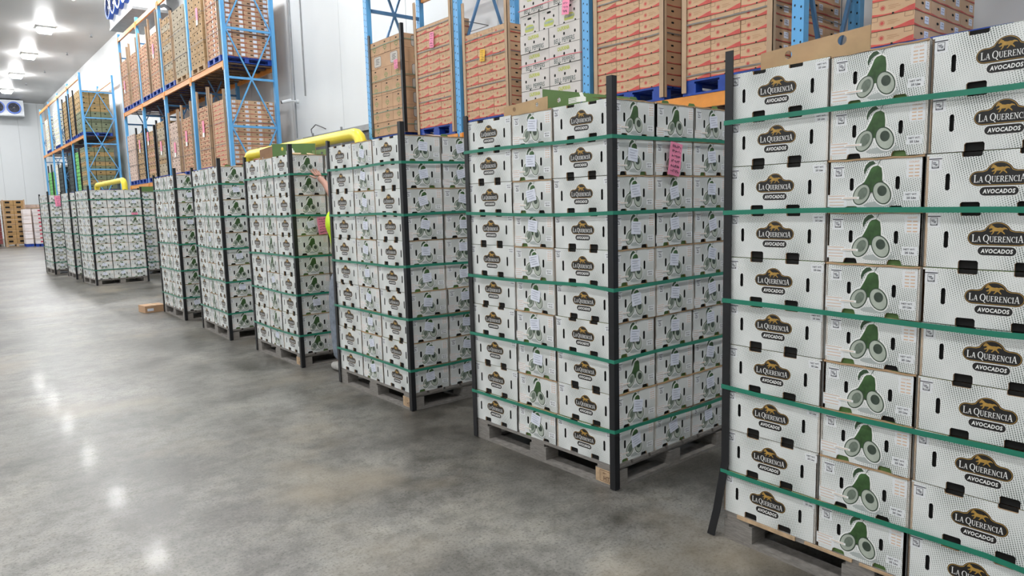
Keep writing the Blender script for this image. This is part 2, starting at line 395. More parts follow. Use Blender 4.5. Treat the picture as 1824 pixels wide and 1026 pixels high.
def symbol(fl, x, y, layer=1):
    fl.poly(rect(x, y-.002, .040, .044), M_PALE, layer)
    fl.poly(rect(x, y+.0135, .040, .0032), M_INK, layer+1)
    fl.poly(rect(x, y-.004, .0225, .026), M_INK, layer+1); fl.poly(rect(x, y-.004, .0195, .0230), M_PALE, layer+2)
    for (a_, b_, c_, d_) in ((-.003, .001, .011, .0028), (0, -.004, .0135, .0024), (.003, -.0075, .007, .0022)): fl.poly(rect(x+a_, y+b_, c_, d_), M_INK, layer+3)
    fl.poly(rect(x, y-.0135, .0205, .0042), M_INK, layer+3); fl.poly(rect(x, y-.0135, .0165, .0018), M_PALE, layer+4)
def brand_print():
    fl = Flat(lambda u, v, l: (u, -B/2+.003-.0004*l, v)); cy = CH*.54
    def plaque(g): # bar with rounded ends and a round hump, grown by g
        hw, hh, hr = .0805+g, .0195+g, .0355+g
        xb = math.sqrt(max(0, hr*hr-(hh-.012)**2)); a0 = math.degrees(math.atan2(hh-.012, xb))
        return (arc(hw-hh, cy, hh, -90, 90, 8)+[(xb+.010, cy+hh), (xb+.002, cy+hh+.003)] +
                arc(0, cy+.012, hr, a0+8, 172-a0, 14)+[(-xb-.002, cy+hh+.003), (-xb-.010, cy+hh)]+arc(-hw+hh, cy, hh, 90, 270, 8))
    fl.poly(plaque(.0060), M_WHITE, 1); fl.poly(plaque(.0042), M_BLACK, 2); fl.poly(plaque(.0022), M_GOLD, 3); fl.poly(plaque(.0004), M_BLACK, 4)
    fl.poly([(x*.050, cy+.0265+y*.038) for x, y in HORSE], M_GOLD, 5)
    brandline(fl, 0, cy-.0125, .0185, M_WHITE, 5)
    py = cy-.041
    fl.poly(pill(0, py, .111, .0315), M_WHITE, 1); fl.poly(pill(0, py, .107, .0275), M_BLACK, 2)
    wd = textmesh('AVOCADOS', .035, .12, 1.1)[2]
    fl.text('AVOCADOS', 0, py, .0185, M_WHITE, 3, bold=.035, sx=.089/(wd*.0185), shear=.12, space=1.1)
    symbol(fl, -.43*A, CH*.84)
    fl.poly(rect(.425*A, CH*.86, .050, .030), M_PALE, 1)
    fl.text('NET WT.', .425*A, CH*.86+.006, .0085, M_INK, 2, bold=.02, sx=1.1); fl.text('25 Lbs', .425*A, CH*.86-.006, .0095, M_INK, 2, bold=.03, sx=1.15)
    return fl.mb.mesh('brand_print')
def avocado_print():
    fl = Flat(lambda u, v, l: (A/2-.003+.0004*l, u, v)); S = CH/1.0
    def P(pts): return [(x*S, y*S+CH*.50) for x, y in pts]
    body = [(-.02, .34), (.07, .36), (.14, .31), (.16, .18), (.16, .05), (.17, -.05), (.10, -.14), (-.10, -.14), (-.22, -.02), (-.16, .08), (-.10, .20), (-.06, .30)]
    def grow(pts, g):
        cx = sum(p[0] for p in pts)/len(pts); cy = sum(p[1] for p in pts)/len(pts); o = []
        for x, y in pts:
            d = math.hypot(x-cx, y-cy); o.append((cx+(x-cx)*(d+g)/d, cy+(y-cy)*(d+g)/d))
        return o
    leaf = [(.03, .40), (-.02, .45), (-.09, .44), (-.16, .37), (-.19, .28), (-.18, .20), (-.13, .30), (-.06, .36)]
    h1 = ell(-.22, -.18, .155, .215, -28, 22); h2 = ell(.16, -.16, .165, .225, 24, 22)
    fl.poly(P(ell(.12, -.37, .30, .06, 4)), M_SHADE, 1)
    for s in (grow(body, .03), grow(leaf, .022), grow(h1, .025), grow(h2, .025)): fl.poly(P(s), M_WHITE, 2)
    fl.poly(P(leaf), M_LEAF, 3); fl.poly(P([(.06, .36), (.075, .37), (.125, .46), (.11, .46)]), M_RING, 3)
    fl.poly(P(body), M_SKIN, 3)
    fl.poly(P(h1), M_RING, 4); fl.poly(P(ell(-.22, -.18, .135, .195, -28, 22)), M_FLESH, 5); fl.poly(P(ell(-.20, -.16, .082, .125, -28, 18)), M_HOLLOW, 6)
    fl.poly(P(h2), M_RING, 4); fl.poly(P(ell(.16, -.16, .145, .205, 24, 22)), M_FLESH, 5); fl.poly(P(ell(.165, -.12, .088, .100, 10, 18)), M_PIT, 6)
    x0 = -.385*B
    fl.poly(rect(x0, CH*.205, .072, .044), M_PALE, 1); fl.poly(rect(x0+.050, CH*.255, .064, .0085), M_WHITE, 7)
    for i, (w_, y_) in enumerate(((.062, .30), (.062, .245), (.056, .18), (.054, .12))): fl.poly(rect(x0-.002, CH*y_, w_, .0026), M_ORANGEINK, 2)
    fl.poly(rect(x0+.050, CH*.255, .05, .0022), M_ORANGEINK, 8)
    x1 = .395*B
    fl.poly(rect(x1, CH*.76, .050, .060), M_PALE, 1); fl.text('COUNT', x1, CH*.89, .0090, M_ORANGEINK, 2, bold=.02)
    for i in range(4):
        for s in (-1, 1): fl.poly(rect(x1+s*.0095, CH*(.82-.062*i), .0145, .0042), M_ORANGEINK, 2)
    fl.poly(rect(x1-.006, CH*.27, .052, .030), M_PALE, 1)
    fl.text('NET WT.', x1-.006, CH*.27+.006, .0088, M_INK, 2, bold=.02, sx=1.1); fl.text('25 Lbs', x1-.006, CH*.27-.006, .0100, M_INK, 2, bold=.03, sx=1.15)
    symbol(fl, -.375*B, CH*.78)
    return fl.mb.mesh('avocado_print')
BRAND = brand_print(); AVO = avocado_print()
def paper_label_mesh():
    mb = MB(); w, h = .078, .066
    pts = lambda i: (A/2+.0012+.0012*math.sin(i*1.3), -w/2+w*i/4)
    for i in range(4):
        (xa, ya), (xb, yb) = pts(i), pts(i+1)
        mb.face([(xa, ya, -h/2), (xb, yb, -h/2), (xb, yb, h/2), (xa, ya, h/2)], M_PAPER)
    for k, (y0, y1) in enumerate(((-.03, .028), (-.03, .01), (-.03, .022), (-.02, .03))):
        z = h*.32-k*h*.2
        mb.face([(A/2+.0036, y0, z), (A/2+.0036, y1, z), (A/2+.0036, y1, z+.0022), (A/2+.0036, y0, z+.0022)], M_PAPERINK)
    return mb.mesh('paper_label')
PLABEL = paper_label_mesh()

# ------------------------------------------------------------------ room shell
X0, X1, Y0, Y1, ZC = -13.0, 7.0, -7.0, 59.0, 9.2
def struct(name, label, mb):
    return tag(ob(name, mb), label, None, None, 'structure')
struct('floor', 'grey polished concrete warehouse floor', MB().box(X0, X1, Y0, Y1, -.1, 0, MATS['floor']))
struct('ceiling', 'white insulated panel ceiling', MB().box(X0, X1, Y0, Y1, ZC, ZC+.1, M_CEIL))
M_SEAM = plain('panel_seam', (150, 152, 154), .6, var=0)
def panel_wall(name, label, axis, pos, back, lo, hi, step, off):
    s = 1 if back > pos else -1
    mb = MB()
    if axis == 'x': mb.box(min(pos+s*.04, back), max(pos+s*.04, back), lo, hi, 0, ZC, M_SEAM)
    else: mb.box(lo, hi, min(pos+s*.04, back), max(pos+s*.04, back), 0, ZC, M_SEAM)
    wl = struct(name, label, mb); p = off
    while p < hi:
        a_, b_ = max(lo, p)+.005, min(hi, p+step)-.005
        if b_ > a_+.02:
            if axis == 'x': o = ob('panel', boxmesh('panel', .05, round(b_-a_, 3), ZC-.004, M_WALL), wl, (pos+s*.025, (a_+b_)/2, .002))
            else: o = ob('panel', boxmesh('panel', round(b_-a_, 3), .05, ZC-.004, M_WALL), wl, ((a_+b_)/2, pos+s*.025, .002))
        p += step
    return wl
panel_wall('wall_right', 'white insulated panel wall behind the racks', 'x', X1, X1+.2, Y0, Y1, 2.64, Y0-.21)
panel_wall('wall_back', 'white insulated panel wall at the far end', 'y', Y1, Y1+.2, X0, X1, 1.15, X0)
panel_wall('wall_left', 'white insulated panel wall opposite the racks', 'x', X0, X0-.2, Y0, Y1, 2.64, Y0)
panel_wall('wall_front', 'white insulated panel wall behind the viewer', 'y', Y0, Y0-.2, X0, X1, 1.15, X0)
# door with header rail between the two rack runs
d = struct('door_1', 'dark grey sliding door with a grey header rail', MB().box(6.93, 7.0, 11.1, 15.3, 0, 3.0, M_DGREY))
ob('header_rail', MB().box(6.80, 7.0, 10.9, 15.6, 3.02, 3.13, M_STEEL), d)
ob('header_panel', MB().box(6.86, 6.93, 11.0, 15.5, 2.6, 3.02, M_DGREY), d)
for y in (12.2, 13.6, 15.0): ob('rail_bracket', MB().box(6.76, 6.80, y, y+.03, 2.7, 3.18, M_STEEL), d)
ob('cable_loop', MB().tube([(6.9, 15.3, 3.1), (6.9, 15.35, 3.3), (6.9, 15.1, 3.38), (6.9, 14.8, 3.3), (6.9, 14.6, 3.24)], .012, M_DGREY, 6), d)

# ------------------------------------------------------------------ lamps
def lamp_mesh():
    mb = MB(); s, t_ = .30, .22
    mb2 = MB().box(-s-.015, s+.015, -s-.015, s+.015, -.08, -.0, M_HOUS)
    k = [(-s, -s, -.08), (s, -s, -.08), (s, s, -.08), (-s, s, -.08), (-t_, -t_, -.21), (t_, -t_, -.21), (t_, t_, -.21), (-t_, t_, -.21)]
    for q in ((4, 7, 6, 5), (0, 1, 5, 4), (1, 2, 6, 5), (2, 3, 7, 6), (3, 0, 4, 7)): mb.face([k[i] for i in q], M_LAMP)
    fr = MB()
    for a_, b_ in ((4, 5), (5, 6), (6, 7), (7, 4), (0, 4), (1, 5), (2, 6), (3, 7)): fr.bar(k[a_], k[b_], .012, .012, M_HOUS)
    return mb.mesh('diffuser'), mb2.mesh('housing'), fr.mesh('wire_guard')
DIFF, HOUS, GUARD = lamp_mesh()
LY = [23.1+6.04*k for k in range(-4, 6)]
for ix, x in enumerate((4.5, -1.6, -7.7)):
    for iy, y in enumerate(LY):
        row = ('over the racks', 'over the aisle', 'over the far left side')[ix]
        l = thing('ceiling_lamp', 'square white ceiling lamp %s, %s from the back wall' % (row, ORD[len(LY)-iy]), 'lamp', (x, y, ZC), 0, 'ceiling lamps')
        ob('housing', HOUS, l); ob('diffuser', DIFF, l); ob('wire_guard', GUARD, l)

# ------------------------------------------------------------------ pallets
def pallet(name, label, loc, rz, dx, dy, mat, group, stamp=False, raw=False, hz=PZ):
    """block pallet, near-left corner at loc; dx along its x, dy along its y"""
    p = thing(name, label, 'pallet', loc, rz, group)
    b, k = .018, hz-.018*3
    bw, bl = .10, .14
    xs = (bw/2, dx/2, dx-bw/2); ys = (bl/2, dy/2, dy-bl/2)
    for x in xs: ob('base_board', boxmesh('base_board', bw, dy-2*.1, b, mat), p, (x, dy/2, 0))
    for y in (ys[0]-.02, ys[2]+.02): ob('base_board', boxmesh('base_board_end', dx, .0995, b, mat), p, (dx/2, y, 0))
    for i, x in enumerate(xs):
        for j, y in enumerate(ys):
            o = ob('block', boxmesh('block', bw, bl, k, mat), p, (x, y, b))
            if stamp and i == 0 and j == 0:
                fl = Flat(lambda u, v, l: (-bw/2-.0008*l, -u, v))
                fl.poly(rect(0, k/2, bl-.004, k-.002), M_WOODT, 1); fl.poly(rect(0, k/2, .075, k*.8), M_KLINE, 1.3); fl.poly(rect(0, k/2, .069, k*.72), M_WOODT, 2)
                fl.text('HT', .012, k*.36, .034, M_KLINE, 3, bold=.02); fl.text('IPPC', .0, k*.70, .016, M_KLINE, 3, bold=.01)
                s = ob('stamp', fl.mb, o); s['label'] = 'heat treatment stamp on raw wood'
    for y in ys: ob('stringer_board', boxmesh('stringer_board', dx, bl-.03, b, mat), p, (dx/2, y, b+k))
    n = 7; bwid = dx/n-.018
    for i in range(n):
        x = bwid/2+i*(dx-bwid)/(n-1)
        ob('deck_board', boxmesh('deck_board', bwid, dy, b, mat), p, (x, dy/2, 2*b+k))
    if raw:
        mb = MB(); y = .02
        while y < dy-.1:
            w_ = random.uniform(.05, .28); mb.box(-.006, .0, y, min(dy-.02, y+w_), hz-.013+random.uniform(-.004, 0), hz+random.uniform(-.004, .0), M_WOODT); y += w_+random.uniform(.01, .09)
        ob('splintered_edge', mb, p)
    return p

# ------------------------------------------------------------------ avocado pallets
PAL = [ # id, x, y, rot deg, phrase, sticker prob, stamp, far
    (1, 2.585, .508, -2.1, 'pallet at right edge', 0.0, False, False),
    (2, 2.659, 2.404, .3, 'second pallet from right', .96, True, False),
    (3, 2.647, 4.398, -.6, 'third pallet from right', .95, True, False),
    (4, 2.640, 6.385, -.2, 'fourth pallet from right', .25, True, False),
    (5, 2.613, 8.377, -2.1, 'fifth pallet from right', .2, False, False),
    (6, 2.661, 10.434, -.8, 'sixth pallet from right', .15, False, False),
    (9, 2.650, 17.098, 3.0, 'square-on far pallet', .85, False, False),
    (8, 2.573, 19.167, 0.0, 'pallet behind the square-on one', .8, False, True),
    (7, 2.400, 21.287, 2.5, 'farthest avocado pallet', .8, False, True),
    (10, 3.98, 18.9, 2.0, 'pallet right of the square-on one', .8, False, True),
]
L_, D_ = 2*A+B+.004, 3*B+.004
POSTS = {}
def corner_post_mesh(top, leg=.037, flare=0, z0=0):
    mb = MB(); zs = [z0, .12, .35, top]; off = [flare, flare*.55, 0, 0]; t_ = .005
    for i in range(3):
        a_, b_ = off[i], off[i+1]; za, zb = zs[i], zs[i+1]
        prof = [(0, 0), (leg, 0), (leg, t_), (t_, t_), (t_, leg), (0, leg)]
        for q in range(6):
            p0, p1 = prof[q], prof[(q+1) % 6]
            mb.face([(p0[0]-abs(a_)*.2, p0[1]-a_, za), (p1[0]-abs(a_)*.2, p1[1]-a_, za), (p1[0]-abs(b_)*.2, p1[1]-b_, zb), (p0[0]-abs(b_)*.2, p0[1]-b_, zb)], M_POST)
    mb.face([(x, y, top) for x, y in ((0, 0), (leg, 0), (leg, t_), (t_, t_))], M_POST); mb.face([(x, y, top) for x, y in ((0, 0), (t_, t_), (t_, leg), (0, leg))], M_POST)
    return mb.mesh('corner_post')
def strap_mesh(x0, x1, y0, y1, hgt, mat, ph=0, wav=.006, th=.0016, tail=False):
    mb = MB(); path = []
    def seg(ax, ay, bx, by, n):
        for i in range(n): path.append((ax+(bx-ax)*i/n, ay+(by-ay)*i/n))
    seg(x0, y0, x1, y0, 6); seg(x1, y0, x1, y1, 6); seg(x1, y1, x0, y1, 6); seg(x0, y1, x0, y0, 6)
    N = len(path); z = [wav*math.sin(i*.9+ph)*.6+wav*math.sin(i*.37+ph*2) for i in range(N)]
    cx, cy = (x0+x1)/2, (y0+y1)/2
    def o(p, e): return (p[0]+math.copysign(e, p[0]-cx) if abs(p[0]-cx) > (x1-x0)/2-1e-6 else p[0], p[1]+math.copysign(e, p[1]-cy) if abs(p[1]-cy) > (y1-y0)/2-1e-6 else p[1])
    for i in range(N):
        j = (i+1) % N; P, Q = path[i], path[j]; Po, Qo = o(P, th), o(Q, th)
        mb.face([(*Po, z[i]-hgt/2), (*Qo, z[j]-hgt/2), (*Qo, z[j]+hgt/2), (*Po, z[i]+hgt/2)], mat)
        mb.face([(*P, z[i]+hgt/2), (*Q, z[j]+hgt/2), (*Qo, z[j]+hgt/2), (*Po, z[i]+hgt/2)], mat)
        mb.face([(*P, z[i]-hgt/2), (*Q, z[j]-hgt/2), (*Qo, z[j]-hgt/2), (*Po, z[i]-hgt/2)], mat)
        mb.face([(*P, z[i]-hgt/2), (*Q, z[j]-hgt/2), (*Q, z[j]+hgt/2), (*P, z[i]+hgt/2)], mat)
    return mb.mesh('strap')
SLOTNAME = {'n0': 'at the near corner', 'mid': 'in the middle column', 'far': 'at the far logo column',
            'n1': 'second along the right face', 'n2': 'third along the right face', 'm2': 'inside the top', 'f1': 'second along the back', 'f2': 'third along the back'}
# slot -> centre (x, y) in the pallet frame and rotation
SLOTS = {'n0': (B/2, A/2, -90), 'n1': (B*1.5+.002, A/2, -90), 'n2': (B*2.5+.004, A/2, -90), 'mid': (A/2, A+B/2+.002, 180), 'm2': (D_-A/2, A+B/2+.002, 0),
         'far': (B/2, A*1.5+B+.004, -90), 'f1': (B*1.5+.002, A*1.5+B+.004, -90), 'f2': (B*2.5+.004, A*1.5+B+.004, -90)}
far_mb = {}
for (pid, px, py, pr, phrase, pst, stamp, far) in PAL:
    rz = R(pr); ROT = Matrix.Rotation(rz, 3, 'Z'); org = Vector((px, py, 0))
    W = lambda x, y, z: org + ROT @ Vector((x, y, z))
    if pid not in ():
        pallet('wooden_pallet', 'grey weathered wooden pallet under avocado cartons, %s' % phrase, org, rz, D_, L_, M_GWOOD, 'pallets under avocado cartons', stamp, pid == 1)
    layoff = [(random.uniform(-.004, .004), random.uniform(-.005, .005)) for _ in range(10)]
    if pid == 1: layoff[0] = (-.004, .006); layoff[1] = (0, .004)
    if far:
        mb = MB(); root = thing('avocado_carton_stack', 'strapped stack of white avocado cartons, %s' % phrase, 'carton stack', org, rz, 'far avocado stacks')
        pm = MB()
    for k in range(10):
        names = ['n0', 'n1', 'n2', 'mid', 'far'] + (['m2', 'f1', 'f2'] if k == 9 else [])
        for sname in names:
            sx, sy, sr = SLOTS[sname]
            jx, jy = layoff[k][0]+random.uniform(-.001, .001), layoff[k][1]+random.uniform(-.0006, .0006)
            jr = random.uniform(-.22, .22)
            if far:
                M = Matrix.Translation((sx+jx, sy+jy, PZ+k*H+.001)) @ Matrix.Rotation(R(sr+jr), 4, 'Z')
                for src in [CARTON[k % 4]]+([BRAND] if sname in ('n0', 'far') else [])+([AVO, PLABEL] if sname in ('n0', 'n1', 'n2', 'mid') else []):
                    tgt = mb
                    base = len(tgt.v); dz = Matrix.Translation((0, 0, CH*.58)) if src is PLABEL else Matrix()
                    tgt.v += [tuple(M @ dz @ v.co) for v in src.vertices]
                    for po in src.polygons: tgt.f.append(tuple(base+i for i in po.vertices)); tgt.m.append(tgt.mi(src.materials[po.material_index]))
                continue
            o = ob('avocado_carton', random.choice(CARTON), None, W(sx+jx, sy+jy, PZ+k*H+.001), rz+R(sr+jr))
            tag(o, 'white avocado carton in %s layer down, %s, %s' % (ORD[10-k], SLOTNAME[sname], phrase), 'carton', 'avocado cartons on pallets')
            if sname in ('n0', 'far'): ob('brand_print', BRAND, o)
            if sname in ('n0', 'n1', 'n2', 'mid'):
                ob('avocado_print', AVO, o)
                if random.random() < pst and not (pid == 2 and sname == 'n1' and k == 8):
                    q = ob('paper_label', PLABEL, o, (0, random.uniform(-.008, .012), CH*.58+random.uniform(-.012, .012)), rot=(R(random.uniform(-14, 14)), 0, 0))
    if far:
        tag(ob('cartons', mb, root), 'white avocado cartons in ten layers', kind='stuff')
    # corner boards
    tops = {1: (.03, .09, .05, .05), 2: (.10, .035, .05, .06), 3: (.085, .05, .05, .06)}.get(pid, (.085, .045, .04, .05))
    e = .012
    for ci, (cx, cy, cr) in enumerate(((-e, -e, 0), (-e, L_+e, -90), (D_+e, L_+e, 180), (D_+e, -e, 90))):
        fl = -.10 if (pid == 1 and ci == 1) else 0
        o = ob('corner_post', corner_post_mesh(PZ+10*H+tops[ci], flare=0), None, W(cx, cy, .004), rz+R(cr))
        if fl:
            me = corner_post_mesh(PZ+10*H+tops[ci]); 
            for v in me.vertices:
                t_ = max(0, .34-v.co.z)/.34; v.co.x -= .058*t_**1.3   # local -x is world +y for this corner
                v.co.y -= .02*t_
            o.data = me
        tag(o, 'black corner board at the %s corner of %s' % (('near left', 'far left', 'far right', 'near right')[ci], phrase), 'corner board', 'black corner boards')
    for si, lay in enumerate((9, 7, 5, 3, 1)):
        me = strap_mesh(-e-.001, D_+e+.001, -e-.001, L_+e+.001, .019, M_STRAP, pid*1.7+si)
        z = PZ+lay*H-.004+random.uniform(-.006, .006)
        tag(ob('strap', me, None, W(0, 0, z), rz), 'green plastic strap %s from the top around %s' % (ORD[si+1], phrase), 'strap', 'green straps')
    # ragged kraft flaps on top of the right side
    if pid in (2, 3, 4, 5, 6):
        mb = MB(); x = .03
        while x < D_-.1:
            w_ = random.uniform(.12, .3); a_, b_ = random.uniform(.002, .03), random.uniform(.002, .03)
            x2 = min(x+w_, D_-.02)
            mb.face([(x, .012, PZ+10*H+.002), (x2, .012, PZ+10*H+.002), (x2, .16, PZ+10*H+b_), (x, .16, PZ+10*H+a_)], M_KRAFT)
            if random.random() < .6:
                c = (x+x2)/2; mb.face([(c-.035, .01, PZ+10*H), (c+.035, .01, PZ+10*H), (c+.022, .012, PZ+10*H+.016), (c-.022, .012, PZ+10*H+.016)], M_GREENIN)
            x = x2+.01
        tag(ob('loose_flap', mb, None, org, rz), 'ragged kraft flaps lying on top of %s' % phrase, 'cardboard', 'loose flaps')

# standing cardboard sheets with round holes on stack tops
def sheet(label, p0, p1, h0, h1, mat, holes, z=PZ+10*H, lean=0, glove=False, group='cardboard sheets'):
    p0, p1 = Vector(p0), Vector(p1); d = p1-p0; L = d.length; mb = MB()
    out = [(0, 0), (L, 0), (L, h1), (0, h0)]; hl = [ell(x, y, r, r, 0, 16) for x, y, r in holes]; loops = [out]+hl
    tri = tessellate_polygon([[Vector((x, y, 0)) for x, y in q] for q in loops]); flat = [p for q in loops for p in q]
    for t_ in (0, .004): mb.tris([(x, t_+y*lean, y) for x, y in flat], tri, mat)
    for q in loops:
        for i in range(len(q)):
            a_, b_ = q[i], q[(i+1) % len(q)]; mb.face([(a_[0], a_[1]*lean, a_[1]), (b_[0], b_[1]*lean, b_[1]), (b_[0], b_[1]*lean+.004, b_[1]), (a_[0], a_[1]*lean+.004, a_[1])], M_KRAFT)
    if glove:
        f = Flat(lambda u, v, l: (u, v*lean-.0006*l, v)); x = L*.42; y = .045
        f.poly([(x, y+.002), (x+.07, y+.0), (x+.07, y+.022), (x+.05, y+.032), (x, y+.03)], M_WHITE, 1)
        for i in range(4): f.poly([(x-.06, y+.008*i), (x+.01, y+.008*i+.002), (x+.01, y+.008*i+.007), (x-.06, y+.008*i+.005)], M_WHITE, 1)
        f.poly([(x+.03, y+.03), (x+.055, y+.03), (x+.045, y+.052), (x+.02, y+.052)], M_WHITE, 1)
        mb2 = f.mb
    o = ob('cardboard_sheet', mb, None, (p0.x, p0.y, z), math.atan2(d.y, d.x)); tag(o, label, 'cardboard', group)
    if glove: ob('hand_print', mb2, o)
    return o
sheet('kraft sheet with two round holes atop pallet at right edge', (2.70, 1.62), (2.67, 1.17), .075, .095, M_KRAFT, [(.125, .048, .016), (.345, .062, .018)])
sheet('kraft sheet with holes atop second pallet from right', (2.75, 3.36), (2.75, 2.97), .07, .085, M_KRAFT, [(.10, .045, .013), (.30, .05, .013)])
sheet('green sheet with white hand print atop second pallet from right', (2.86, 3.13), (2.90, 2.50), .155, .03, M_GREENIN, [(.13, .075, .014), (.30, .055, .014), (.44, .035, .014)], glove=True)
sheet('brown folded sheet atop fourth pallet from right', (2.78, 7.5), (2.80, 7.2), .12, .14, plain('brown_board', (140, 104, 76), .75), [(.06, .03, .014)])
sheet('green sheet with white hand print atop fourth pallet from right', (2.80, 7.2), (2.98, 6.56), .16, .12, M_GREENIN, [(.16, .10, .02)], glove=True)
sheet('pale green sheet at the back corner atop fourth pallet from right', (2.95, 6.565), (3.25, 6.575), .05, .10, plain('pale_green_board', (136, 164, 112), .6), [(.1, .03, .012)])
sheet('white plastic sheet hanging on the top of sixth pallet from right', (3.0, 10.42), (3.22, 10.42), .06, .09, M_WHITE, [], z=PZ+10*H-.09)
sheet('green sheet standing on the pallet right of the square-on one', (4.0, 18.85), (4.5, 18.87), .12, .12, M_GREENIN, [])

# ------------------------------------------------------------------ tags
def ptag(label, loc, rz, w_, h_, mat, tilt=0, cat='tag', group='paper tags'):
    mb = MB(); n = 5
    for i in range(n):
        z0, z1 = -h_/2+h_*i/n, -h_/2+h_*(i+1)/n; y0, y1 = -.004*abs(math.sin(i*.9)), -.004*abs(math.sin((i+1)*.9))
        mb.face([(-w_/2, y0, z0), (w_/2, y0, z0), (w_/2, y1, z1), (-w_/2, y1, z1)], mat)
    o = tag(ob('paper_tag', mb, None, loc, rot=(0, tilt, rz)), label, cat, group)
    f = Flat(lambda u, v, l: (u, -.0055, v)); rn = random.Random(int(loc[1]*1000))
    rows = 6
    for k in range(rows):
        z = h_*(.38-.76*k/(rows-1)); x = -w_*.33
        while x < w_*.30:
            q = rn.uniform(.05, .13)*w_; s = rn.uniform(-.05, .05)*h_
            f.poly([(x, z), (x+q, z+s), (x+q, z+s+h_*.022), (x, z+h_*.022)], M_INK, 1)
            if rn.random() < .6: f.poly([(x, z-h_*.03), (x+w_*.03, z-h_*.03), (x+w_*.05, z+h_*.05), (x+w_*.02, z+h_*.05)], M_INK, 1)
            x += q+rn.uniform(.0, .05)*w_
    ob('handwriting', f.mb, o); return o
def on(pid, x, y, z):
    p = [q for q in PAL if q[0] == pid][0]; v = Vector((p[1], p[2], 0))+Matrix.Rotation(R(p[3]), 3, 'Z') @ Vector((x, y, z)); return v, R(p[3])
v, r_ = on(2, B*1.42, -.018, PZ+8.45*H); ptag('pink handwritten tag on right face of second pallet from right', v, r_, .105, .175, M_PINK, R(9))
v, r_ = on(4, B*.82, -.018, PZ+6.45*H); ptag('pink handwritten tag on right face of fourth pallet from right', v, r_, .10, .165, M_PINK, R(-5))
v, r_ = on(9, B*2.5, -.022, PZ+7.25*H); ptag('small pink tag on right face of the square-on far pallet', v, r_, .12, .05, M_PINK, 0)
v, r_ = on(7, B*.75, -.022, PZ+9.2*H); ptag('pink tag on top corner of the farthest avocado pallet', v, r_, .22, .26, M_PINK, R(-4))

# small carton on the floor
t = thing('shipping_box', 'small brown shipping box on the floor beside sixth pallet', 'box', (2.42, 11.71, 0), R(6))
ob('box_body', MB().box(0, .30, 0, .30, 0, .105, M_KRAFT3), t)
ob('box_label', MB().box(.03, .12, -.0015, 0, .025, .065, M_PAPER), t); ob('tape', MB().box(.13, .18, -.001, .30, .105, .1062, plain('tape', (196, 166, 120), .3, var=0)), t)

# ------------------------------------------------------------------ pallet racks
XF, XR = 5.5, 6.46
LEV = (2.45, 4.88, 7.32)
def perforations(z1):
    mb = MB()
    for i in range(int(z1/.09)):
        z = .12+i*.09
        for s in (-1, 1):
            pts = [(-.0405, s*.026+.0075*math.cos(a*math.pi/3), z+(.02 if s > 0 else 0)+.011*math.sin(a*math.pi/3)) for a in range(6)]
            mb.face(pts, M_HOLE)
    return mb.mesh('perforations')
def rack(label, ys, top, load_levels, depth_rear=XR, holes=True, nslat=7, xf=XF):
    r = thing('pallet_rack', label, 'rack', (xf, ys[0], 0), 0, 'blue and orange pallet racks')
    up_me = MB().box(-.04, .04, -.05, .05, 0, top, M_BLUE).mesh('upright'); pf = perforations(top) if holes else None
    dx = depth_rear-xf
    for i, y in enumerate(ys):
        yy = y-ys[0]
        for x in (0, dx):
            o = ob('upright', up_me, r, (x, yy, 0)); ob('base_plate', boxmesh('base_plate', .16, .16, .012, M_BLUE), o)
            if holes: q = ob('perforations', pf, o); q['kind'] = 'stuff'
        zz = [.15+1.085*k for k in range(int((top-.2)/1.085)+1)]
        for k, z in enumerate(zz):
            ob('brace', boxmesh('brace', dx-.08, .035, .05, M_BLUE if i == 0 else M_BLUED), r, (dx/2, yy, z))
            if k+1 < len(zz):
                z2 = zz[k+1]
                a_, b_ = ((.04, z), (dx/2, z2)) if k % 2 == 1 else ((dx/2, z), (.04, z2))
                c_, d_ = ((dx-.04, z), (dx/2, z2)) if k % 2 == 1 else ((dx/2, z), (dx-.04, z2))
                for (p, q) in ((a_, b_), (c_, d_)):
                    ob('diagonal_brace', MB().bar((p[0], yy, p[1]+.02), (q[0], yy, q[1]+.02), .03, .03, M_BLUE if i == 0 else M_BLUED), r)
    for i in range(len(ys)-1):
        Lb = ys[i+1]-ys[i]-.1; yc = (ys[i]+ys[i+1])/2-ys[0]
        for lz in load_levels:
            for x in (-.015, dx+.015):
                ob('beam', boxmesh('beam', .05, Lb, .12, M_ORANGE), r, (x, yc, lz-.12))
            for s in (-1, 1): ob('beam_connector', boxmesh('beam_connector', .012, .05, .2, M_ORANGE), r, (-.048, yc+s*(Lb/2-.0), lz-.206))
            if lz < 7:
                for k in range(nslat):
                    y = yc-Lb/2+.12+(Lb-.24)*k/(nslat-1)
                    ob('deck_slat', boxmesh('deck_slat', dx-.06, .13, .022, M_DECK), r, (dx/2, y, lz-.045))
    return r
RY = (2.96-4.66, .63, 2.96, 5.29, 7.6, 9.97)
rack('blue and orange pallet rack behind the nearest avocado pallets', RY, 7.5, LEV)
LYS = (16.55, 19.15, 21.75, 24.35, 26.95)
rack('long blue and orange pallet rack past the white wall gap', LYS, 7.45, LEV, 6.62, False)
FYS = (34.9, 38.2, 41.4, 44.7, 48.1)
rack('farthest blue and orange pallet rack with green and white crates', FYS, 7.45, LEV, 6.72, False)

